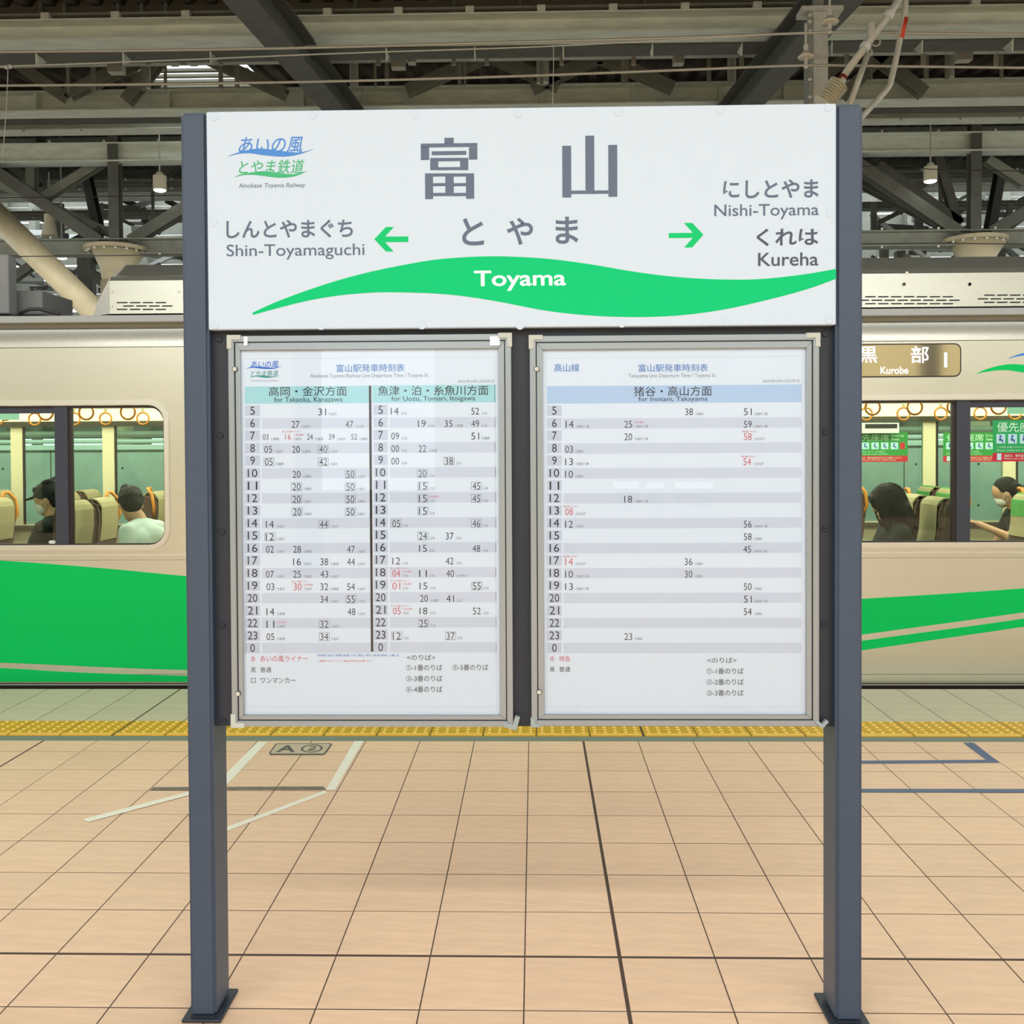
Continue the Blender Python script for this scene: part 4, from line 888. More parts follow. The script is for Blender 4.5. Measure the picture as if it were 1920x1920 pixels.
def person(label, x, y, lean, turn, nod, head_turn, top, bottom, hair, extras=(), side=0.0, sleeve=True, armL=None, armR=None, hip_z=0.0, hair_len=0):
    """faces -X when turn = 0; built as a seated figure"""
    hz = FZ + 0.55 + hip_z
    root = empty('person', (x, y, FZ), label, 'person')
    R_ = Matrix.Rotation(turn, 4, 'Z')
    def L(v): q = R_ @ Vector((-v[0], -v[1], v[2])); return Vector((x + q.x, y + q.y, hz + q.z))   # v: forward, left, up from the hip
    sp = Vector((math.sin(lean), side, math.cos(lean)))
    waist = sp * 0.17; chest = sp * 0.36; neck = sp * 0.50; nb = neck
    hd = Vector((math.sin(lean * 0.6 + nod * 0.4), side, math.cos(lean * 0.6 + nod * 0.4)))
    head = neck + hd * 0.155 + Vector((0.015, 0, 0))
    def HM():
        return R_ @ Matrix.Rotation(head_turn, 4, 'Z') @ Matrix.Rotation(-nod, 4, 'Y')
    hm = HM(); hc = L(head)
    def Hp(f, l, u): q = hm @ Vector((-f, -l, u)); return hc + Vector(q[:3])
    hm3 = hm.to_3x3()
    body = MB()
    body.ell(hc, 0.090, 0.074, 0.108, 18, 14, hm3); body.ell(Hp(0.010, 0, 0.025), 0.094, 0.077, 0.088, 18, 14, hm3)
    body.ell(Hp(0.050, 0, -0.070), 0.040, 0.046, 0.040, 12, 8, hm3); body.ell(Hp(0.068, 0, -0.092), 0.022, 0.026, 0.020, 10, 8, hm3)   # jaw, chin
    body.ell(Hp(0.098, 0, -0.018), 0.018, 0.012, 0.020, 10, 8, hm3); body.ell(Hp(0.088, 0, 0.008), 0.012, 0.009, 0.030, 8, 6, hm3)   # nose
    body.ell(Hp(0.086, 0, -0.056), 0.010, 0.024, 0.007, 8, 6, hm3)      # lips
    for sgn in (-1, 1):
        body.ell(Hp(-0.002, sgn * 0.078, -0.012), 0.018, 0.009, 0.030, 10, 8, hm3)
        body.ell(Hp(0.074, sgn * 0.032, 0.018), 0.014, 0.020, 0.009, 8, 6, hm3)
    limb(body, [L(neck - sp * 0.03), L(neck + hd * 0.05), Hp(-0.012, 0, -0.06)], [0.060, 0.054, 0.052])
    limb(body, [L((0, 0, 0)), L(waist), L(chest)], [0.12, 0.11, 0.12])
    sL = neck - sp * 0.055 + Vector((0, 0.175, 0)); sR = neck - sp * 0.055 + Vector((0, -0.175, 0))
    armL = armL or [(0.10, 0.23, 0.22), (0.30, 0.14, 0.13)]; armR = armR or [(0.10, -0.23, 0.22), (0.30, -0.14, 0.13)]
    arms = []
    for S_, A_, sg in ((sL, armL, 1), (sR, armR, -1)):
        pts = [L(S_)] + [L(q) for q in A_[:2]]; arms.append(pts)
        limb(body, pts, [0.050, 0.040, 0.027])
        hand(body, pts[2], pts[2] - pts[1], (0, 0, 1), sg)
    for sg in (-1, 1): limb(body, [L((0.02, sg * 0.09, 0.0)), L((0.44, sg * 0.11, 0.02)), L((0.42, sg * 0.11, -0.44)), L((0.52, sg * 0.11, -0.50))], [0.085, 0.058, 0.038, 0.034])
    remeshed('body', body, MT['skin'], root, 0.0068, 3)
    e_ = MB()
    for sg in (-1, 1): e_.ell(Hp(0.083, sg * 0.032, 0.010), 0.006, 0.011, 0.004, 8, 6, hm3)
    e_.build('eyes', MT['eyemat'], root, smooth=True)
    # clothes
    cl = MB()
    limb(cl, [L((0, 0, -0.02)), L(waist), L(chest)], [0.14, 0.135, 0.14])
    for q in (-0.09, 0.09): limb(cl, [L(Vector((0, q, 0.0))), L(waist + Vector((0, q, 0))), L(chest + Vector((0, q, 0.0))), L(neck - sp * 0.075 + Vector((0, q, 0)))], [0.10, 0.098, 0.108, 0.066])
    limb(cl, [L(sL), L(neck - sp * 0.02), L(sR)], [0.062, 0.070, 0.062])
    for pts in arms:
        if sleeve: limb(cl, [pts[0], pts[1], pts[1] * 0.12 + pts[2] * 0.88], [0.066, 0.056, 0.042])
        else: limb(cl, [pts[0], pts[0] * 0.35 + pts[1] * 0.65], [0.066, 0.060])
    remeshed('shirt', cl, MT[top], root, 0.011, 5)
    tr_ = MB()
    for sg in (-1, 1): limb(tr_, [L((0.0, sg * 0.08, -0.02)), L((0.44, sg * 0.11, 0.02)), L((0.42, sg * 0.11, -0.40))], [0.112, 0.082, 0.060])
    remeshed('trousers', tr_, MT[bottom], root, 0.014, 4)
    # hair
    hr = MB()
    if hair == 'short':
        hr.ell(Hp(-0.020, 0, 0.032), 0.100, 0.088, 0.100, 18, 14, hm3); hr.ell(Hp(-0.045, 0, -0.005), 0.070, 0.080, 0.090, 16, 12, hm3); hr.ell(Hp(0.05, 0.0, 0.085), 0.05, 0.06, 0.032, 12, 8, hm3)
        hr.ell(Hp(-0.03, 0.03, 0.115), 0.05, 0.04, 0.025, 10, 8, hm3)
    if hair == 'bob':
        hr.ell(Hp(-0.012, 0, 0.030), 0.122, 0.106, 0.112, 20, 14, hm3); hr.ell(Hp(-0.045, 0, -0.05), 0.100, 0.105, 0.130, 18, 12, hm3)
        hr.ell(Hp(-0.065, 0.0, -0.15), 0.085, 0.100, 0.150, 16, 12, hm3); hr.ell(Hp(0.055, -0.072, -0.06), 0.036, 0.026, 0.15, 12, 10, hm3); hr.ell(Hp(0.055, 0.072, -0.06), 0.036, 0.026, 0.15, 12, 10, hm3)
        hr.ell(Hp(0.085, 0, 0.055), 0.034, 0.070, 0.045, 12, 10, hm3)
        for k in range(9): hr.ell(Hp(-0.11 + 0.02 * k, -0.085 + 0.004 * (k % 3), -0.22 - 0.012 * (k % 4)), 0.014, 0.014, 0.06, 8, 8, hm3)
    if hair == 'tied':
        hr.ell(Hp(-0.018, 0, 0.034), 0.102, 0.086, 0.098, 18, 14, hm3); hr.ell(Hp(-0.055, 0, -0.02), 0.068, 0.078, 0.085, 16, 12, hm3); hr.ell(Hp(-0.12, 0, -0.03), 0.045, 0.045, 0.05, 12, 8, hm3)
    if hair:
        ho = remeshed('hair', hr, MT['hair'], root, 0.007, 3)
        from mathutils.bvhtree import BVHTree
        bv = BVHTree.FromObject(ho, bpy.context.evaluated_depsgraph_get()); st_ = MB(); rr_ = random.Random(5)
        off_ = Vector((x, y, FZ)); nst = 90 if hair == 'bob' else 70
        for k in range(nst):
            an = 2 * math.pi * k / nst + rr_.uniform(-0.03, 0.03); pts_ = []
            for j in range(9):
                el = 1.35 - (2.6 if hair == 'bob' else 1.9) * j / 8 + rr_.uniform(-0.03, 0.03)
                far_ = Hp(0.5 * math.cos(el) * math.cos(an) - 0.03, 0.5 * math.cos(el) * math.sin(an), 0.5 * math.sin(el) + 0.02)
                cen_ = Hp(-0.03, 0, 0.02 if j < 4 else 0.02 - 0.04 * (j - 3))
                hit = bv.ray_cast(far_ - off_, (cen_ - far_).normalized())
                if hit[0] is None: break
                pts_.append(hit[0] + off_ + hit[1] * 0.0008)
            if len(pts_) > 3: st_.tube(pts_, 0.002, 5, rs=[0.003] * (len(pts_) - 1) + [0.001])
        tag(st_.build('hair_strands', MT['hair'], ho), kind='stuff')
    if 'cap' in extras:
        cp = MB(); cp.ell(Hp(-0.010, 0, 0.046), 0.108, 0.092, 0.086, 20, 14, hm3)
        cp.ell(Hp(0.118, 0, 0.036), 0.062, 0.070, 0.008, 16, 8, hm3 @ Matrix.Rotation(-0.12, 3, 'Y')); cp.ell(Hp(-0.01, 0, 0.133), 0.01, 0.01, 0.006, 8, 6, hm3)
        cp.ell(Hp(-0.055, 0, 0.0), 0.062, 0.080, 0.05, 14, 10, hm3)
        remeshed('cap', cp, MT['capcloth'], root, 0.006, 2)
    if 'mask' in extras:
        mk = MB(); mk.ell(Hp(0.062, 0, -0.055), 0.050, 0.058, 0.048, 18, 12, hm3); mk.ell(Hp(0.088, 0, -0.030), 0.026, 0.03, 0.030, 12, 8, hm3)
        for sg in (-1, 1):
            mk.tube([Hp(0.05, sg * 0.060, -0.035), Hp(0.022, sg * 0.080, -0.015), Hp(0.0, sg * 0.087, 0.010)], 0.004, 6)
            mk.tube([Hp(0.045, sg * 0.060, -0.080), Hp(0.018, sg * 0.078, -0.060), Hp(0.0, sg * 0.087, -0.034)], 0.004, 6)
        remeshed('face_mask', mk, MT['maskmat'], root, 0.005, 2)
    return root, L, arms, hc, Hp
hx = lambda px, Y: at(px, 940, Y).x
person('passenger in a black cap, white mask and black top seated behind the left train window', hx(108, YTR + .42), YTR + 0.42, 0.05, 0.0, 0.25, 0.12, 'blackcloth', 'trousers', 'short', ('cap', 'mask'), hip_z=0.0, armR=[(0.16, -0.26, 0.20), (0.40, -0.14, 0.24)])
person('dark-haired passenger in a pale shirt bent forward behind the left train window', hx(302, YTR + .42), YTR + 0.42, 0.36, -0.25, 0.55, -0.75, 'shirt', 'trousers', 'short', (), hip_z=0.0)
person('passenger with long black hair and a dark top seated behind the right train window', hx(1690, YTR + .42), YTR + 0.40, 0.12, -0.05, 0.30, -0.1, 'navycloth', 'trousers', 'bob', (), hip_z=-0.05, armR=[(0.18, -0.2, 0.16), (0.36, -0.10, 0.18)], armL=[(0.18, 0.2, 0.16), (0.34, 0.08, 0.2)])
pm = person('passenger in a white mask leaning forward over a lit hand behind the right train window', hx(1950, YTR + 1.9), YTR + 1.88, 0.42, -0.15, 0.45, -0.25, 'blackcloth', 'khaki', 'tied', ('mask',), hip_z=0.0, sleeve=False, armL=[(0.34, 0.26, 0.24), (0.56, 0.16, 0.34)], armR=[(0.30, -0.2, 0.14), (0.50, -0.12, 0.12)])
person('passenger in black seen only as dark hair beyond the black cap', hx(128, YTR + 2.0), YTR + 1.95, 0.05, 0.0, 0.1, 0.0, 'blackcloth', 'trousers', 'short', (), hip_z=0.0)

# ================================================================== BEYOND THE TRAIN
gr = MB().box(-60, 60, EDGE - 0.0, 90, -1.15, -1.10).box(-60, 60, -60, -9, -1.15, -1.10).box(-60, -14, -9, EDGE, -1.15, -1.10).box(14, 60, -9, EDGE, -1.15, -1.10).build('floor', MT['ground']); gr.name = 'floor_trackbed'
tag(gr, 'dark track bed beyond the platform edge', None, kind='structure')
YW = 13.2
zw = at(100, 844, YW).z
wall = MB().box(-30, 30, YW, YW + 0.25, -1.1, zw).build('wall_back', MT['concrete']); tag(wall, 'gray cast concrete wall behind the train', kind='structure')
ch = MB()
for i in range(-14, 15):
    for z in (zw - 0.25 - 0.0, zw - 0.25 - 0.55):
        ch = MB().disc((i * 0.82 + 0.16, z), 0.016, YW - 0.001, YW + 0.01, 10); ch.build('form_tie_hole', MT['black'], wall)
for i in range(-9, 10): MB().box(i * 1.64 - 0.006, i * 1.64 + 0.006, YW - 0.0015, YW + 0.01, -1.1, zw).build('wall_joint', MT['steeldark'], wall)
MB().box(-30, 30, YW - 0.03, YW + 0.28, zw, zw + 0.05).build('wall_coping', MT['farwhite'], wall)
for k, (y, r_) in enumerate(((838, 0.03), (828, 0.03), (815, 0.05))):
    z = at(150, y, YW + 0.8).z
    tag(MB().tube([(-30, YW + 0.8, z), (30, YW + 0.8, z)], r_, 8).build('service_pipe', MT['farwhite' if k < 2 else 'beamdark']), ('lower pale pipe running above the concrete wall', 'upper pale pipe running above the concrete wall', 'thick dark pipe running above the concrete wall')[k], 'pipe')

# ------------------------------------------------------------------ ROOF
def rz(Y): return 5.10 + 0.105 * Y        # height of the roof plane (beam undersides)
SL = 0.105
dk = MB(); n = 0; xw = 0.24; Yd0, Yd1 = -10, 27
i = 0; x = -26.0; ribs = []
Yd0 = 1.5
while x < 26:
    prof = [(x, 0), (x + 0.10, 0), (x + 0.14, 0.07), (x + 0.24, 0.07), (x + 0.28, 0)]
    segs = [(Yd0, 14.4), (15.6, Yd1)] if -5.95 < x < -4.25 else [(Yd0, Yd1)]       # open skylight
    for ya_, yb_ in segs:
        dk.add([(px_, Y, rz(Y) + 0.62 + h_) for Y in (ya_, yb_) for px_, h_ in prof], [(k, k + 1, k + 6, k + 5) for k in range(4)])
    x += 0.28
dko = dk.build('ceiling', MT['deck']); tag(dko, 'dark ribbed steel roof deck above the tracks', kind='structure')
for k in range(4):
    yk = 14.55 + k * 0.3; MB().box(-5.95, -4.2, yk, yk + 0.08, rz(yk) + 0.60, rz(yk) + 0.64).build('skylight_bar', MT['deckpale'], dko)
D1, D2 = 10.8, 14.0
def xbeam(name, Y, ytop, ybot, xref, w, material, label, x0=-26, x1=26, stiff=(), group=None):
    zt, zb = at(xref, ytop, Y).z, at(xref, ybot, Y).z
    h_ = zt - zb; t_ = empty(name, (0, Y, zb), label, 'roof beam', group)
    MB().ibeam((x0, Y + w / 2, (zt + zb) / 2), (x1, Y + w / 2, (zt + zb) / 2), w, h_ + 0.03, 0.02).build('girder', MT[material], t_)
    for sx in stiff: MB().box(sx - 0.012, sx + 0.012, Y + 0.01, Y + w / 2, zb + 0.005, zt - 0.005).build('stiffener', MT[material], t_)
    return t_, zt, zb
b1, z1t, z1b = xbeam('roof_beam', D1, 28, 62, 700, 0.34, 'beam', 'pale gray roof beam highest in view, crossing above the sign')
for k in range(-16, 17):
    xx = k * 0.78 + 0.1
    MB().box(xx - 0.045, xx + 0.045, D1 - 0.02, D1 + 0.05, z1t + 0.01, z1t + 0.075).build('clip', MT['beam'], b1)
MB().box(-26, 26, D1 + 0.02, D1 + 0.08, z1t + 0.06, z1t + 0.085).build('upper_rail', MT['beamdark'], b1)
for k in range(-9, 10):
    xx = k * 1.0 + 0.35
    MB().add([(xx - 0.006, D1 + 0.35, z1b - 0.02), (xx + 0.006, D1 + 0.35, z1b - 0.02), (xx + 0.006, D1 + 0.62, z1b - 0.02), (xx - 0.006, D1 + 0.62, z1b - 0.02), (xx - 0.006, D1 + 0.36, z1b - 0.17), (xx + 0.006, D1 + 0.36, z1b - 0.17)], [(0, 1, 2, 3), (0, 3, 4), (1, 5, 2), (0, 4, 5, 1), (3, 2, 5, 4)]).build('gusset', MT['beam'], b1)
b1b = MB().box(-26, 26, D1 + 0.36, D1 + 0.66, z1b - 0.03, z1b - 0.012).build('lower_plate', MT['beamshade'], b1)  # underside shade is put into the plate's colour
b2, z2t, z2b = xbeam('roof_beam', D2, 163, 197, 700, 0.34, 'beam', 'gray roof beam with stiffener plates just above the sign top', stiff=[at(x_, 180, D2).x for x_ in (65, 315, 567, 685, 762, 1016, 1187, 1350, 1472, 1577, 1732)])
MB().box(-26, 26, D2 + 0.36, D2 + 0.6, z2b - 0.02, z2b).build('lower_plate', MT['beamshade'], b2)
b0, _, _ = xbeam('roof_beam', 9.2, -150, -100, 700, 0.3, 'beamdark', 'roof beam above the top of the view')
# corrugated fascia strips above beam one
fs = MB()
for k in range(5):
    y_ = 10 + k * 4.2; z = at(700, y_, D1 + 1.0).z; fs.box(-26, 26, D1 + 1.0 - 0.01 * (k % 2), D1 + 1.02, z - 0.012, z + 0.012)
z = at(700, 18, D1 + 1.0).z; fs.box(-26, 26, D1 + 1.01, D1 + 1.04, z - 0.07, z + 0.9)
f_ = fs.build('ribbed_panel', MT['deckpale']); tag(f_, 'long ribbed metal panel behind the highest roof beam', 'roof panel')
for xx in [at(x_, 10, D1 + .9).x for x_ in (72, 117, 218, 262, 307, 452, 665, 850, 975, 1210, 1420)]:
    MB().box(xx - 0.018, xx + 0.018, D1 + 0.94, D1 + 0.99, z - 0.1, z + 0.5).build('hanger', MT['beamdark'], f_)
# rafters
for sx, nm in ((-1, 'left'), (1, 'right')):
    # passes through picture points (505,0)-(610,205) mirrored about the vanishing line
    pA = at(533, 66, 10.2) if sx < 0 else at(1499, 66, 10.2)
    X_ = pA.x; za = pA.z; Ya, Yb = 7.0, 26.0
    t_ = empty('rafter', (X_, Ya, za), 'dark slanting roof rafter above the %s half of the sign' % nm, 'rafter')
    pa = (X_, Ya, za + (Ya - 10.2) * SL); pb = (X_, Yb, za + (Yb - 10.2) * SL)
    MB().ibeam(pa, pb, 0.30, 0.36, 0.025).build('girder', MT['beamshade'], t_)
for q in ((556, 43), (570, 43), (556, 56), (570, 55.5), (1479, 21.5), (1492, 21), (1479, 32.5), (1492, 32)):
    p = at(q[0], q[1], D1 + 0.155); MB().disc((p.x, p.z), 0.022, D1 + 0.14, D1 + 0.165, 6).build('bolt', MT['beam'], b1)
# vertical hangers and the cable tray between beam one and beam two
YTY = 12.6
zt_ = at(700, 108, YTY).z
tr = empty('cable_tray', (0, YTY, zt_), 'gray cable tray with clips crossing between the upper roof beams', 'cable tray')
MB().box(-26, 26, YTY, YTY + 0.10, zt_ - 0.03, zt_ + 0.03).build('tray', MT['galv'], tr)
MB().box(-26, 26, YTY + 0.2, YTY + 0.32, zt_ + 0.09, zt_ + 0.21).build('upper_duct', MT['beamdark'], tr)
for x_ in (70, 212, 280, 345, 415, 710, 851, 913, 1053, 1188, 1390, 1587, 1730, 1867):
    p = at(x_, 110, YTY); MB().box(p.x - 0.028, p.x + 0.028, YTY - 0.03, YTY - 0.001, p.z - 0.09, p.z + 0.05).build('tray_clip', MT['galv'], tr)
for x_, y_, s_, hh in ((215, 121, 28, 28), (746, 112, 26, 28), (771, 109, 15, 15), (1273, 105, 20, 26), (1810, 98, 28, 28)):
    p = at(x_, y_, YTY - 0.12); w_ = s_ / F * YTY / 2; h_ = hh / F * YTY / 2
    jb = MB().box(p.x - w_, p.x + w_, YTY - 0.13, YTY - 0.002, p.z - h_, p.z + h_).build('junction_box', MT['galv'], bevel=0.006)
    tag(jb, {215: 'square gray box on the cable tray above the left end of the sign', 746: 'square gray box on the cable tray beside a small cream box', 771: 'small cream box on the cable tray above the sign', 1273: 'gray box with a round bulge on the cable tray', 1810: 'square gray box on the cable tray far right'}[x_], 'junction box')
hangX = [at(x_, 100, YTY).x for x_ in (117, 165, 260, 302, 407, 438, 700, 722, 860, 870, 1015, 1170, 1177, 1333, 1480, 1640, 1745, 1785, 1888)]
for k, xx in enumerate(hangX):
    w_ = 0.05 if k % 3 else 0.03
    h_ = MB().box(xx - w_ / 2, xx + w_ / 2, YTY + 0.12, YTY + 0.16, at(700, 155, YTY).z, at(700, 60, YTY).z + 0.8).build('hanger_rod', MT['beamdark'], tr)
for (xa, xb_, w_) in ((1005, 1030, 0.17), (1362, 1382, 0.12), (1770, 1792, 0.12), (655, 672, 0.12), (270, 282, .09)):
    xx = at((xa + xb_) / 2, 120, 13.4).x
    tag(MB().tube([(xx, 13.4, at(700, 160, 13.4).z), (xx, 13.4, rz(13.4) + 0.5)], w_ / 2, 12).build('roof_stub_column', MT['galv']), {1005: 'short pale round post in the roof above the sign centre', 1362: 'short pale round post in the roof left of the catenary bracket', 1770: 'short pale round post in the roof right of the catenary pipe', 655: 'short pale round post in the roof above the sign, left of the grey box', 270: 'short pale round post in the roof above the left post'}[xa], 'roof post')
# diagonal braces below the deck
dg_ = [((165, 160), (262, 112)), ((300, 112), (262, 160)), ((395, 112), (500, 160)), ((800, 155), (905, 108)), ((925, 108), (1010, 145)), ((1035, 148), (1120, 108)), ((1130, 108), (1225, 150)), ((1650, 108), (1610, 150)), ((1560, 130), (1600, 100)), ((1700, 150), (1650, 110)), ((40, 125), (90, 160))]
for k, (a, b) in enumerate(dg_):
    pa = at(a[0], a[1], 13.7); pb = at(b[0], b[1], 13.7); d_ = (pb - pa).normalized()
    o = MB().ibeam(pa - d_ * 0.3, pb + d_ * 0.3, 0.16, 0.16, 0.012, up=(0, 1, 0)).build('brace', MT['beamdark'], b2)

# truss plane at Y=16 with tree columns
YQ = 16.0
NL, NR = at(212, 462, YQ), at(1832, 448, YQ)
zc = NL.z
def chord(y0_, y1_, Y, label, mt_='beam', w=0.3):
    t_, a, b = xbeam('truss_chord', Y, y0_, y1_, 200, w, mt_, label)
    for k in range(-18, 19):
        xx = k * 0.9 + 0.2
        MB().disc((xx, a + 0.03), 0.02, Y - 0.02, Y, 8).disc((xx, b - 0.03), 0.02, Y - 0.02, Y, 8).build('bolt_pair', MT['farwhite'], t_)
    return a, b
chord(223, 240, 15.2, 'narrow pale roof beam lit along its face behind the sign top')
ca, cb_ = chord(268, 300, YQ, 'upper truss beam with white bolt heads passing behind the sign posts')
da, db = chord(448, 474, YQ, 'lower truss beam joining the two tree columns', 'beamdark')
chord(200, 208, 15.6, 'thin dark roof beam behind the sign top', 'beamdark', 0.5)
chord(340, 352, 19, 'thin distant roof beam between the hanging lamps and the sign', 'beamdark', 0.3)
chord(362, 370, 21, 'thin pale distant roof beam seen through the truss', 'beam', 0.3)
chord(395, 405, 22.5, 'thin distant roof beam low in the truss gap', 'beamdark', 0.3)
zB4 = (ca + cb_) / 2; zB5 = (da + db) / 2
Xn = {'left': NL.x, 'right': NR.x}
for nm, X_ in Xn.items():
    sg = -1 if nm == 'left' else 1
    t_ = empty('tree_column', (X_, YQ, -1.1), 'cream tree column on the %s rising behind the train with a bolted round plate' % nm, 'column')
    MB().tube([(X_, YQ + 0.1, -1.1), (X_, YQ + 0.1, zc - 0.55)], 0.24, 20).build('shaft', MT['creampipe'], t_, smooth=True)
    MB().tube([(X_, YQ + 0.1, zc - 0.75), (X_ + 0.02, YQ + 0.1, zc - 0.35), (X_ + 0.04, YQ + 0.1, zc - 0.06)], 0.2, 20, rs=[0.18, 0.27, 0.42]).build('capital_cone', MT['creampipe'], t_, smooth=True)
    cp = MB().tube([(X_, YQ + 0.1, zc - 0.06), (X_, YQ + 0.1, zc)], 0.50, 28).build('capital_plate', MT['creampipe'], t_)
    for k in range(16):
        a = 2 * math.pi * k / 16; MB().ell((X_ + 0.44 * math.cos(a), YQ + 0.1 + 0.44 * math.sin(a), zc - 0.075), 0.022, 0.022, 0.022, 8, 6).build('plate_bolt', MT['farwhite'], cp)
    # steel branches from the plate
    for k, (dx, dy, dz, w_) in enumerate(((0.0, 0.1, zB4 - zc + 0.8, 0.17), (-2.3, 0.1, zB4 - zc - 0.05, 0.19), (2.1, 0.1, zB4 - zc - 0.35, 0.18), (-1.6, 2.6, 1.9, 0.15), (1.6, 2.6, 1.9, 0.15))):
        MB().ibeam((X_ + (0.25 if dx > 0 else -0.25 if dx < 0 else 0), YQ + 0.12, zc + 0.1), (X_ + dx, YQ + dy, zc + dz), w_, w_, 0.014, up=(0, 1, 0)).build('branch', MT['beamshade'], t_)
# big cream slanting strut, left
pa = at(205, 612, 13.6); pb = at(-60, 352, 13.6)
tag(MB().tube([pa, pb], 0.17, 20).build('slanting_strut', MT['creampipe'], smooth=True), 'thick cream round strut slanting up to the left behind the train', 'strut')
# truss webs between the chords
wb = [((0, 345), (212, 440)), ((262, 450), (338, 390)), ((338, 300), (300, 330)), ((20, 310), (75, 350)), ((85, 370), (190, 305)), ((1645, 310), (1800, 420)), ((1660, 250), (1640, 300)), ((1800, 300), (1690, 370)), ((1850, 300), (1920, 345)), ((1870, 440), (1990, 350)), ((1700, 480), (1640, 580)), ((100, 470), (0, 540)), ((60, 300), (60, 370)), ((1756, 290), (1795, 420))]
wt_ = empty('roof_truss', (0, YQ, 4.0), 'slanting web members of the roof truss above the tree columns', 'truss')
for k, (a, b) in enumerate(wb):
    Y = YQ + 0.5 + 0.35 * (k % 4)
    o = MB().ibeam(at(*a, Y), at(*b, Y), 0.15, 0.15, 0.012, up=(0, 1, 0)).build('truss_web', MT['beamdark' if k % 4 == 0 else 'beamshade'], wt_)
# vertical members further back
up_ = empty('distant_uprights', (0, 18, 2.0), 'row of dark upright steel members standing behind the trusses', 'steel framework')
for k, (x_, y0_, y1_, w_, Y) in enumerate(((73, 225, 370, 0.13, 18), (12, 395, 560, 0.14, 20), (152, 470, 560, 0.2, 22), (165, 480, 560, 0.2, 23), (108, 380, 460, 0.14, 19.5), (285, 330, 420, 0.05, 20), (190, 380, 470, 0.05, 20), (1640, 380, 430, 0.1, 20), (1660, 460, 510, 0.16, 22), (1725, 380, 430, 0.14, 21), (1690, 470, 520, 0.2, 23), (1895, 380, 420, 0.1, 20), (1880, 460, 500, 0.14, 22), (1765, 330, 420, 0.06, 19), (1850, 470, 600, 0.12, 22))):
    pa = at(x_, y0_, Y); pb = at(x_, y1_, Y)
    o = MB().box(pa.x - w_ / 2, pa.x + w_ / 2, Y, Y + w_, pb.z, pa.z).build('upright', MT['beamshade'], up_)
# distant clutter: pale slats, dark slats, standing in front of the daylight gap
rnd = random.Random(3)
fr_ = empty('distant_framework', (0, 20, 2.0), 'tangle of dark and pale steelwork deep in the station beyond the trusses', 'steel framework')
for k in range(150):
    left = k % 2 == 0
    x_ = rnd.uniform(-20, 345) if left else rnd.uniform(1610, 1940); y_ = rnd.uniform(350, 585); Y = rnd.uniform(20, 30)
    L_ = rnd.uniform(20, 110); sl_ = rnd.choice((0, 0, 0, 0.06, -0.5, 0.5, 0.8)); w_ = rnd.uniform(0.05, 0.17)
    pa = at(x_, y_, Y); pb = at(x_ + L_, y_ + sl_ * L_, Y)
    pale = rnd.random() < 0.28
    o = MB().bar(pa, pb, w_, w_, up=(0, 1, 0)).build('slat', MT['farwhite' if pale else 'beamshade'], fr_)
lv = empty('louvre_screen', (0, 31, 2.0), 'distant dark louvre screen with daylight between its boards', 'louvre screen')
for k in range(17):
    z = 2.0 + k * 0.46; MB().box(-30, 30, 31, 31.05, z, z + rnd.choice((0.34, 0.40, 0.44))).build('louvre_board', MT['beamdark'], lv)
for k in range(26): xx = -26 + k * 2.1 + rnd.uniform(-0.4, 0.4); MB().box(xx, xx + rnd.uniform(0.2, 1.2), 30.6, 30.9, 1.0, 10.5).build('louvre_post', MT['beamdark'], lv)
# purlins under the deck between truss and far edge
for k, Y in enumerate((12.2, 17.4, 18.8, 20.4, 22.2, 24.2)):
    z = rz(Y) + 0.42
    MB().ibeam((-26, Y, z), (26, Y, z), 0.14, 0.22, 0.012).build('purlin', MT['beamdark'], dko)
# hanging lamps
def lamp(x_, y_, Y, r_, hh, label, glow=True):
    p = at(x_, y_, Y)
    t_ = empty('pendant_lamp', (p.x, Y, p.z - hh / 2), label, 'lamp')
    MB().tube([(p.x, Y, p.z - hh / 2), (p.x, Y, p.z + hh / 2)], r_, 20).build('housing', MT['lamphouse'], t_, bevel=0.006)
    MB().tube([(p.x, Y, p.z + hh / 2), (p.x, Y, p.z + hh / 2 + 0.05)], r_ * 0.5, 12).build('collar', MT['galv'], t_)
    MB().tube([(p.x, Y, p.z + hh / 2 + 0.05), (p.x, Y, rz(Y) + 0.66)], 0.012, 6).build('stem', MT['galv'], t_)
    if glow: MB().ell((p.x, Y, p.z - hh / 2), r_ * 0.92, r_ * 0.92, 0.03, 18, 8).build('lens', MT['lampglow'], t_, smooth=True)
lamp(299.5, 343, 15.8, 0.105, 0.23, 'round white pendant lamp glowing under the truss left of the sign')
lamp(1744.5, 326, 15.8, 0.105, 0.23, 'round white pendant lamp glowing under the truss right of the sign')
lamp(116, 474, 19.0, 0.10, 0.2, 'distant round pendant lamp glowing behind the cream strut')
p = at(93, 420, 17)
sp_ = empty('loudspeaker', (p.x, 17, p.z - 0.2), 'cream horn loudspeaker hanging beside the slanting cream strut', 'loudspeaker')
MB().tube([(p.x, 17, p.z - 0.22), (p.x, 17, p.z + 0.02)], 0.1, 18, rs=[0.14, 0.09]).build('horn', MT['lamphouse'], sp_); MB().tube([(p.x, 17, p.z + 0.02), (p.x, 17, p.z + 0.16)], 0.09, 14).build('driver', MT['lamphouse'], sp_)
MB().tube([(p.x, 17, p.z + 0.16), (p.x, 17, p.z + 0.9)], 0.012, 6).build('bracket', MT['galv'], sp_)

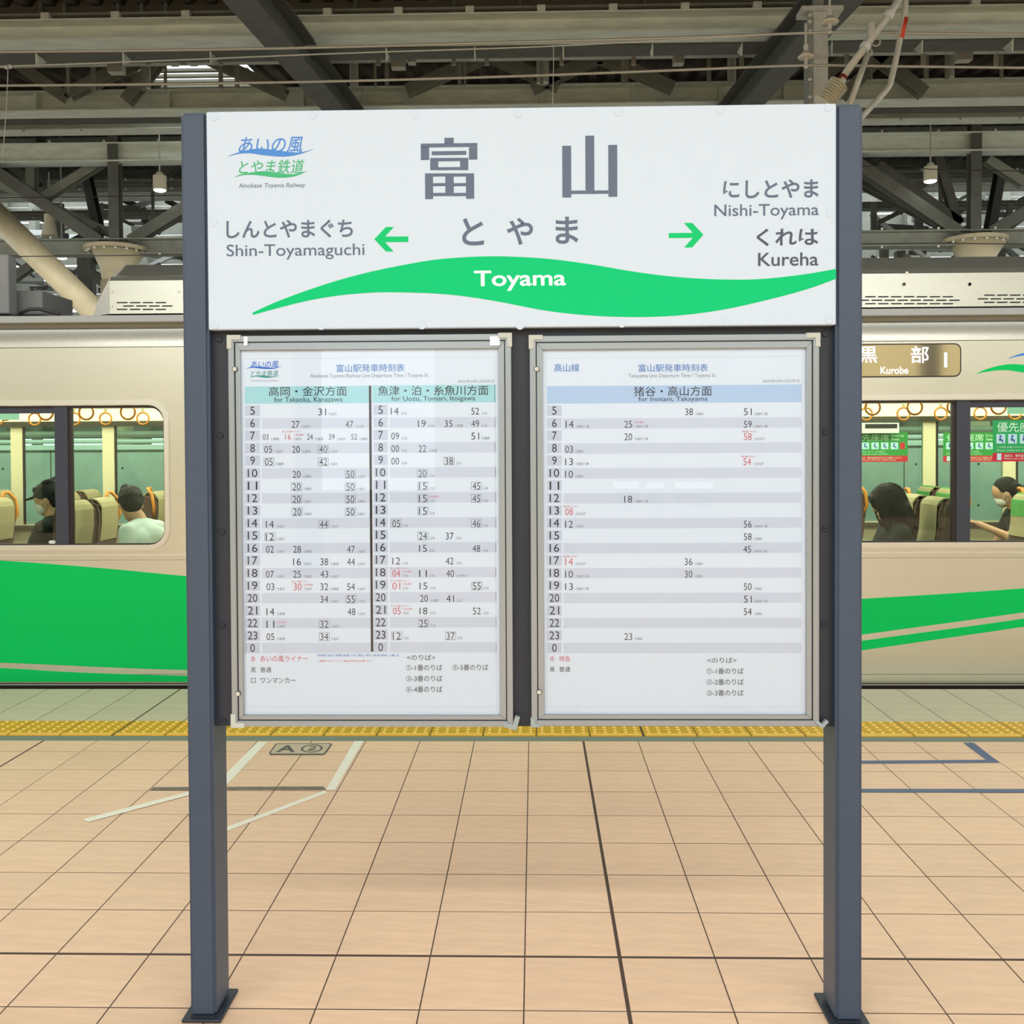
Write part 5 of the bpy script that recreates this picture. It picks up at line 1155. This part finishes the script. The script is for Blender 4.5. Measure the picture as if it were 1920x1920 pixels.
# ------------------------------------------------------------------ CATENARY
YK = 8.1
def wire(pts, r_, material, label, Y=YK, sm=True):
    P = [at(x, y, Y) for x, y in (smoothline(pts, 4) if len(pts) > 2 else pts)]
    o = MB().tube(P, r_, 6).build('overhead_wire', MT[material], smooth=True); tag(o, label, 'wire'); return o
wire([(-200, 101), (0, 97.5), (320, 94), (640, 88), (960, 79), (1280, 70.5), (1556, 60.5), (1700, 62), (1920, 65), (2100, 68)], 0.011, 'wire', 'upper pale overhead wire crossing above the sign')
wire([(-200, 163), (0, 160.5), (320, 157.5), (640, 152), (960, 143), (1280, 131), (1512, 122.5), (1700, 124.5), (1920, 127), (2100, 129)], 0.011, 'wire', 'lower pale overhead wire just above the sign top')
wire([(-100, 127), (18, 124), (320, 113), (640, 100), (1000, 88), (1280, 74), (1540, 60)], 0.006, 'galv', 'thin twisted stay wire between the two overhead wires')
wire([(1560, 60), (1650, 57), (1800, 59), (1920, 62), (2100, 64)], 0.006, 'galv', 'thin twisted stay wire right of the catenary post')
wire([(-100, 373), (0, 371), (340, 366), (900, 352), (1620, 312), (1740, 317), (1920, 321), (2100, 324)], 0.006, 'wiredark', 'thin dark cable passing behind the hanging lamps', 12.8)
wire([(-100, 482), (0, 481), (240, 479), (900, 470), (1640, 457), (1920, 458), (2100, 459)], 0.007, 'wiredark', 'thin dark cable passing in front of the tree column plates', 12.0)
wire([(15, 126), (12, 200), (5, 292)], 0.0035, 'galv', 'thin drop wire hanging down at the far left')
wire([(1037, 82), (1038, 110), (1036, 200)], 0.0035, 'galv', 'thin drop wire hanging down behind the sign top')
kp = MB(); 
for x_, y_ in ((12, 126), (19, 125)):
    p = at(x_, y_, YK); kp.ell(p, 0.016, 0.016, 0.02, 10, 8)
tag(kp.build('wire_clamp', MT['galv'], smooth=True), 'pair of small clamps on the stay wire at far left', 'clamp')
# post of the catenary
YM = 8.5
pa = at(1524, 20, YM); pb = at(1553, 205, YM)
pc = empty('catenary_post', ((pa.x + pb.x) / 2, YM, pb.z - 0.4), 'galvanised square hanging post behind the right top corner of the sign', 'catenary post')
MB().box(pa.x, pb.x, YM, YM + 0.14, pb.z - 0.5, pa.z).build('shaft', MT['galv'], pc, bevel=0.006)
MB().box(pa.x - 0.035, pa.x - 0.003, YM - 0.01, YM + 0.15, pb.z - 0.5, pa.z - 0.05).build('side_flange', MT['beamdark'], pc)
for y_ in (30, 42, 60, 150, 183):
    p = at(1522, y_, YM); MB().ell((p.x - 0.02, YM - 0.02, p.z), 0.018, 0.014, 0.018, 8, 6).build('bolt', MT['galv'], pc)
MB().box(pa.x - 0.1, pb.x + 0.12, YM - 0.03, YM + 0.16, pa.z - 0.01, pa.z + 0.03).build('head_plate', MT['galv'], pc)
MB().box(pa.x + 0.03, pb.x - 0.03, YM + 0.03, YM + 0.11, pa.z + 0.03, rz(YM) + 0.66).build('suspension_bar', MT['beamdark'], pc)
def disc_insulator(x_, y_, rw, label):
    p = at(x_, y_, YK); r_ = rw / F * YK
    t_ = empty('disc_insulator', (p.x, YK, p.z - 0.09), label, 'insulator')
    MB().tube([(p.x, YK, p.z - 0.02), (p.x, YK, p.z - 0.005), (p.x, YK, p.z + 0.02), (p.x, YK, p.z + 0.045)], r_, 20, rs=[r_ * 0.85, r_, r_ * 0.55, r_ * 0.25]).build('shed', MT['porcelain'], t_, smooth=True)
    MB().tube([(p.x, YK, p.z + 0.04), (p.x, YK, p.z + 0.09)], r_ * 0.3, 10).tube([(p.x, YK, p.z + 0.09), (p.x, YK, p.z + 0.26)], 0.009, 6).build('hook', MT['galv'], t_)
    MB().tube([(p.x, YK, p.z - 0.02), (p.x, YK, p.z - 0.07)], r_ * 0.22, 10).ell((p.x, YK, p.z - 0.085), 0.02, 0.02, 0.02, 10, 8).build('clamp', MT['galv'], t_)
disc_insulator(1555.5, 40, 17, 'upper disc insulator holding the upper wire by the post')
disc_insulator(1511, 105, 15, 'lower disc insulator holding the lower wire left of the post')
# cantilever tubes
YV = 7.9
pi = [at(x_, y_, YV) for x_, y_ in ((1541, 193), (1545, 187), (1577, 157))]
ri = empty('rod_insulator', pi[0], 'cream ribbed rod insulator just above the right end of the sign', 'insulator')
a_, b_ = at(1541, 196, YV), at(1574, 156, YV); N_ = 19; pts = [a_.lerp(b_, k / (N_ - 1)) for k in range(N_)]
MB().tube(pts, 0.05, 20, rs=[0.084 if k % 2 else 0.052 for k in range(N_)]).build('ribbed_body', MT['porcelain'], ri)
MB().tube([b_.lerp(a_, -0.02), b_.lerp(a_, -0.18)], 0.035, 14).build('metal_cap', MT['galv'], ri)
e1 = at(1571, 160, YV); e2 = at(1582, 142, YV); e3 = at(1672, 20, YV); e4 = at(1715, -50, YV)
ct = empty('cantilever_tube', e3, 'dark slanting catenary tube with a red band rising right of the sign top', 'catenary tube')
MB().tube([e2, e3, e4], 0.030, 14).build('tube', MT['galv'], ct, smooth=True); MB().tube([e1, e2], 0.032, 14).build('red_band', MT['redold'], ct, smooth=True)
for q in (0.45, 0.93):
    p0 = e2.lerp(e3, q); d_ = (e3 - e2).normalized(); MB().tube([p0 - d_ * 0.02, p0 + d_ * 0.02], 0.042, 14).build('collar', MT['farwhite'], ct)
g1 = [at(x_, y_, YV + 0.02) for x_, y_ in ((1697, -30), (1698, 12), (1695, 35), (1678, 120), (1669, 158), (1661, 170), (1614, 222), (1580, 262))]
gt = empty('bent_pipe', g1[3], 'bent galvanised pipe with an orange band coming down behind the right sign post', 'catenary tube')
MB().tube(g1, 0.023, 14).build('pipe', MT['galv'], gt, smooth=True)
MB().tube([at(1697, 34, YV + .02), at(1688.5, 72, YV + .02)], 0.0255, 14).build('orange_band', MT['red'], gt, smooth=True)
h1 = at(1628, 98, YV + 0.05); h2 = at(1592, 200, YV + 0.05)
st = empty('stay_tube', h2, 'short gray stay tube hinged under the catenary tube', 'catenary tube')
MB().tube([h1, h2], 0.024, 12).build('tube', MT['galv'], st, smooth=True); MB().torus(h1, 0.03, 0.007, 1, 16, 6).build('hinge_ring', MT['galv'], st)
cl_ = at(1632, 62, YV); cm = empty('tube_clamp', cl_, 'galvanised clamp bracket gripping the slanting catenary tube', 'clamp')
MB().box(cl_.x - 0.02, cl_.x + 0.03, YV - 0.03, YV + 0.03, cl_.z - 0.03, cl_.z + 0.08).build('clamp_block', MT['galv'], cm, bevel=0.006); MB().torus(at(1642, 78, YV), 0.035, 0.006, 1, 16, 6).build('u_bolt', MT['wire'], cm)

# ================================================================== BEHIND THE VIEWER: unseen wall with openings, added for its reflections
YO = -11.5; YM2 = 2 * YSH - YO
hol = [[(at(x_, y_, YM2).x, at(x_, y_, YM2).z) for x_, y_ in Q] for Q in (
    [(590, 985), (815, 960), (815, 640), (600, 640)], [(1160, 958), (1200, 958), (1200, 903), (1150, 903)], [(1212, 957), (1246, 957), (1246, 904), (1212, 904)], [(1264, 956), (1340, 956), (1340, 904), (1264, 904)])]
ow = plate('wall_front', [[(-30, -1.1), (30, -1.1), (30, 5.3), (-30, 5.3)]] + hol, YO - 0.15, YO, MT['frontwall']); tag(ow, 'unseen plain wall with openings behind the viewer, added for its reflections', kind='structure')

cn = MB().box(-14, 14, -4.5, 2.6, 5.0, 5.25).build('ceiling_light_blocker', MT['deckpale']); tag(cn, 'unseen slab added above the viewer to block sky reflections on the train', kind='structure')  # added slab keeps sky reflections off the train shoulder
for k, (xc, yc, label) in enumerate(((7.7, -6.0, 'dark unseen column behind the viewer on the right, added for its reflection'), (-9.6, -6.0, 'dark unseen column behind the viewer on the far left, added for its reflection'), (-3.0, -7.5, 'dark unseen column behind the viewer left of centre, added for its reflection'))):  # unseen columns added to reflect as dark streaks in the train side
    o = MB().box(xc - 0.15, xc + 0.15, yc - 0.15, yc + 0.15, 0.02, 5.6).box(xc - 0.22, xc + 0.22, yc - 0.22, yc + 0.22, 0.0, 0.02).build('reflected_column', MT['panel'], bevel=0.01); tag(o, label, 'column')
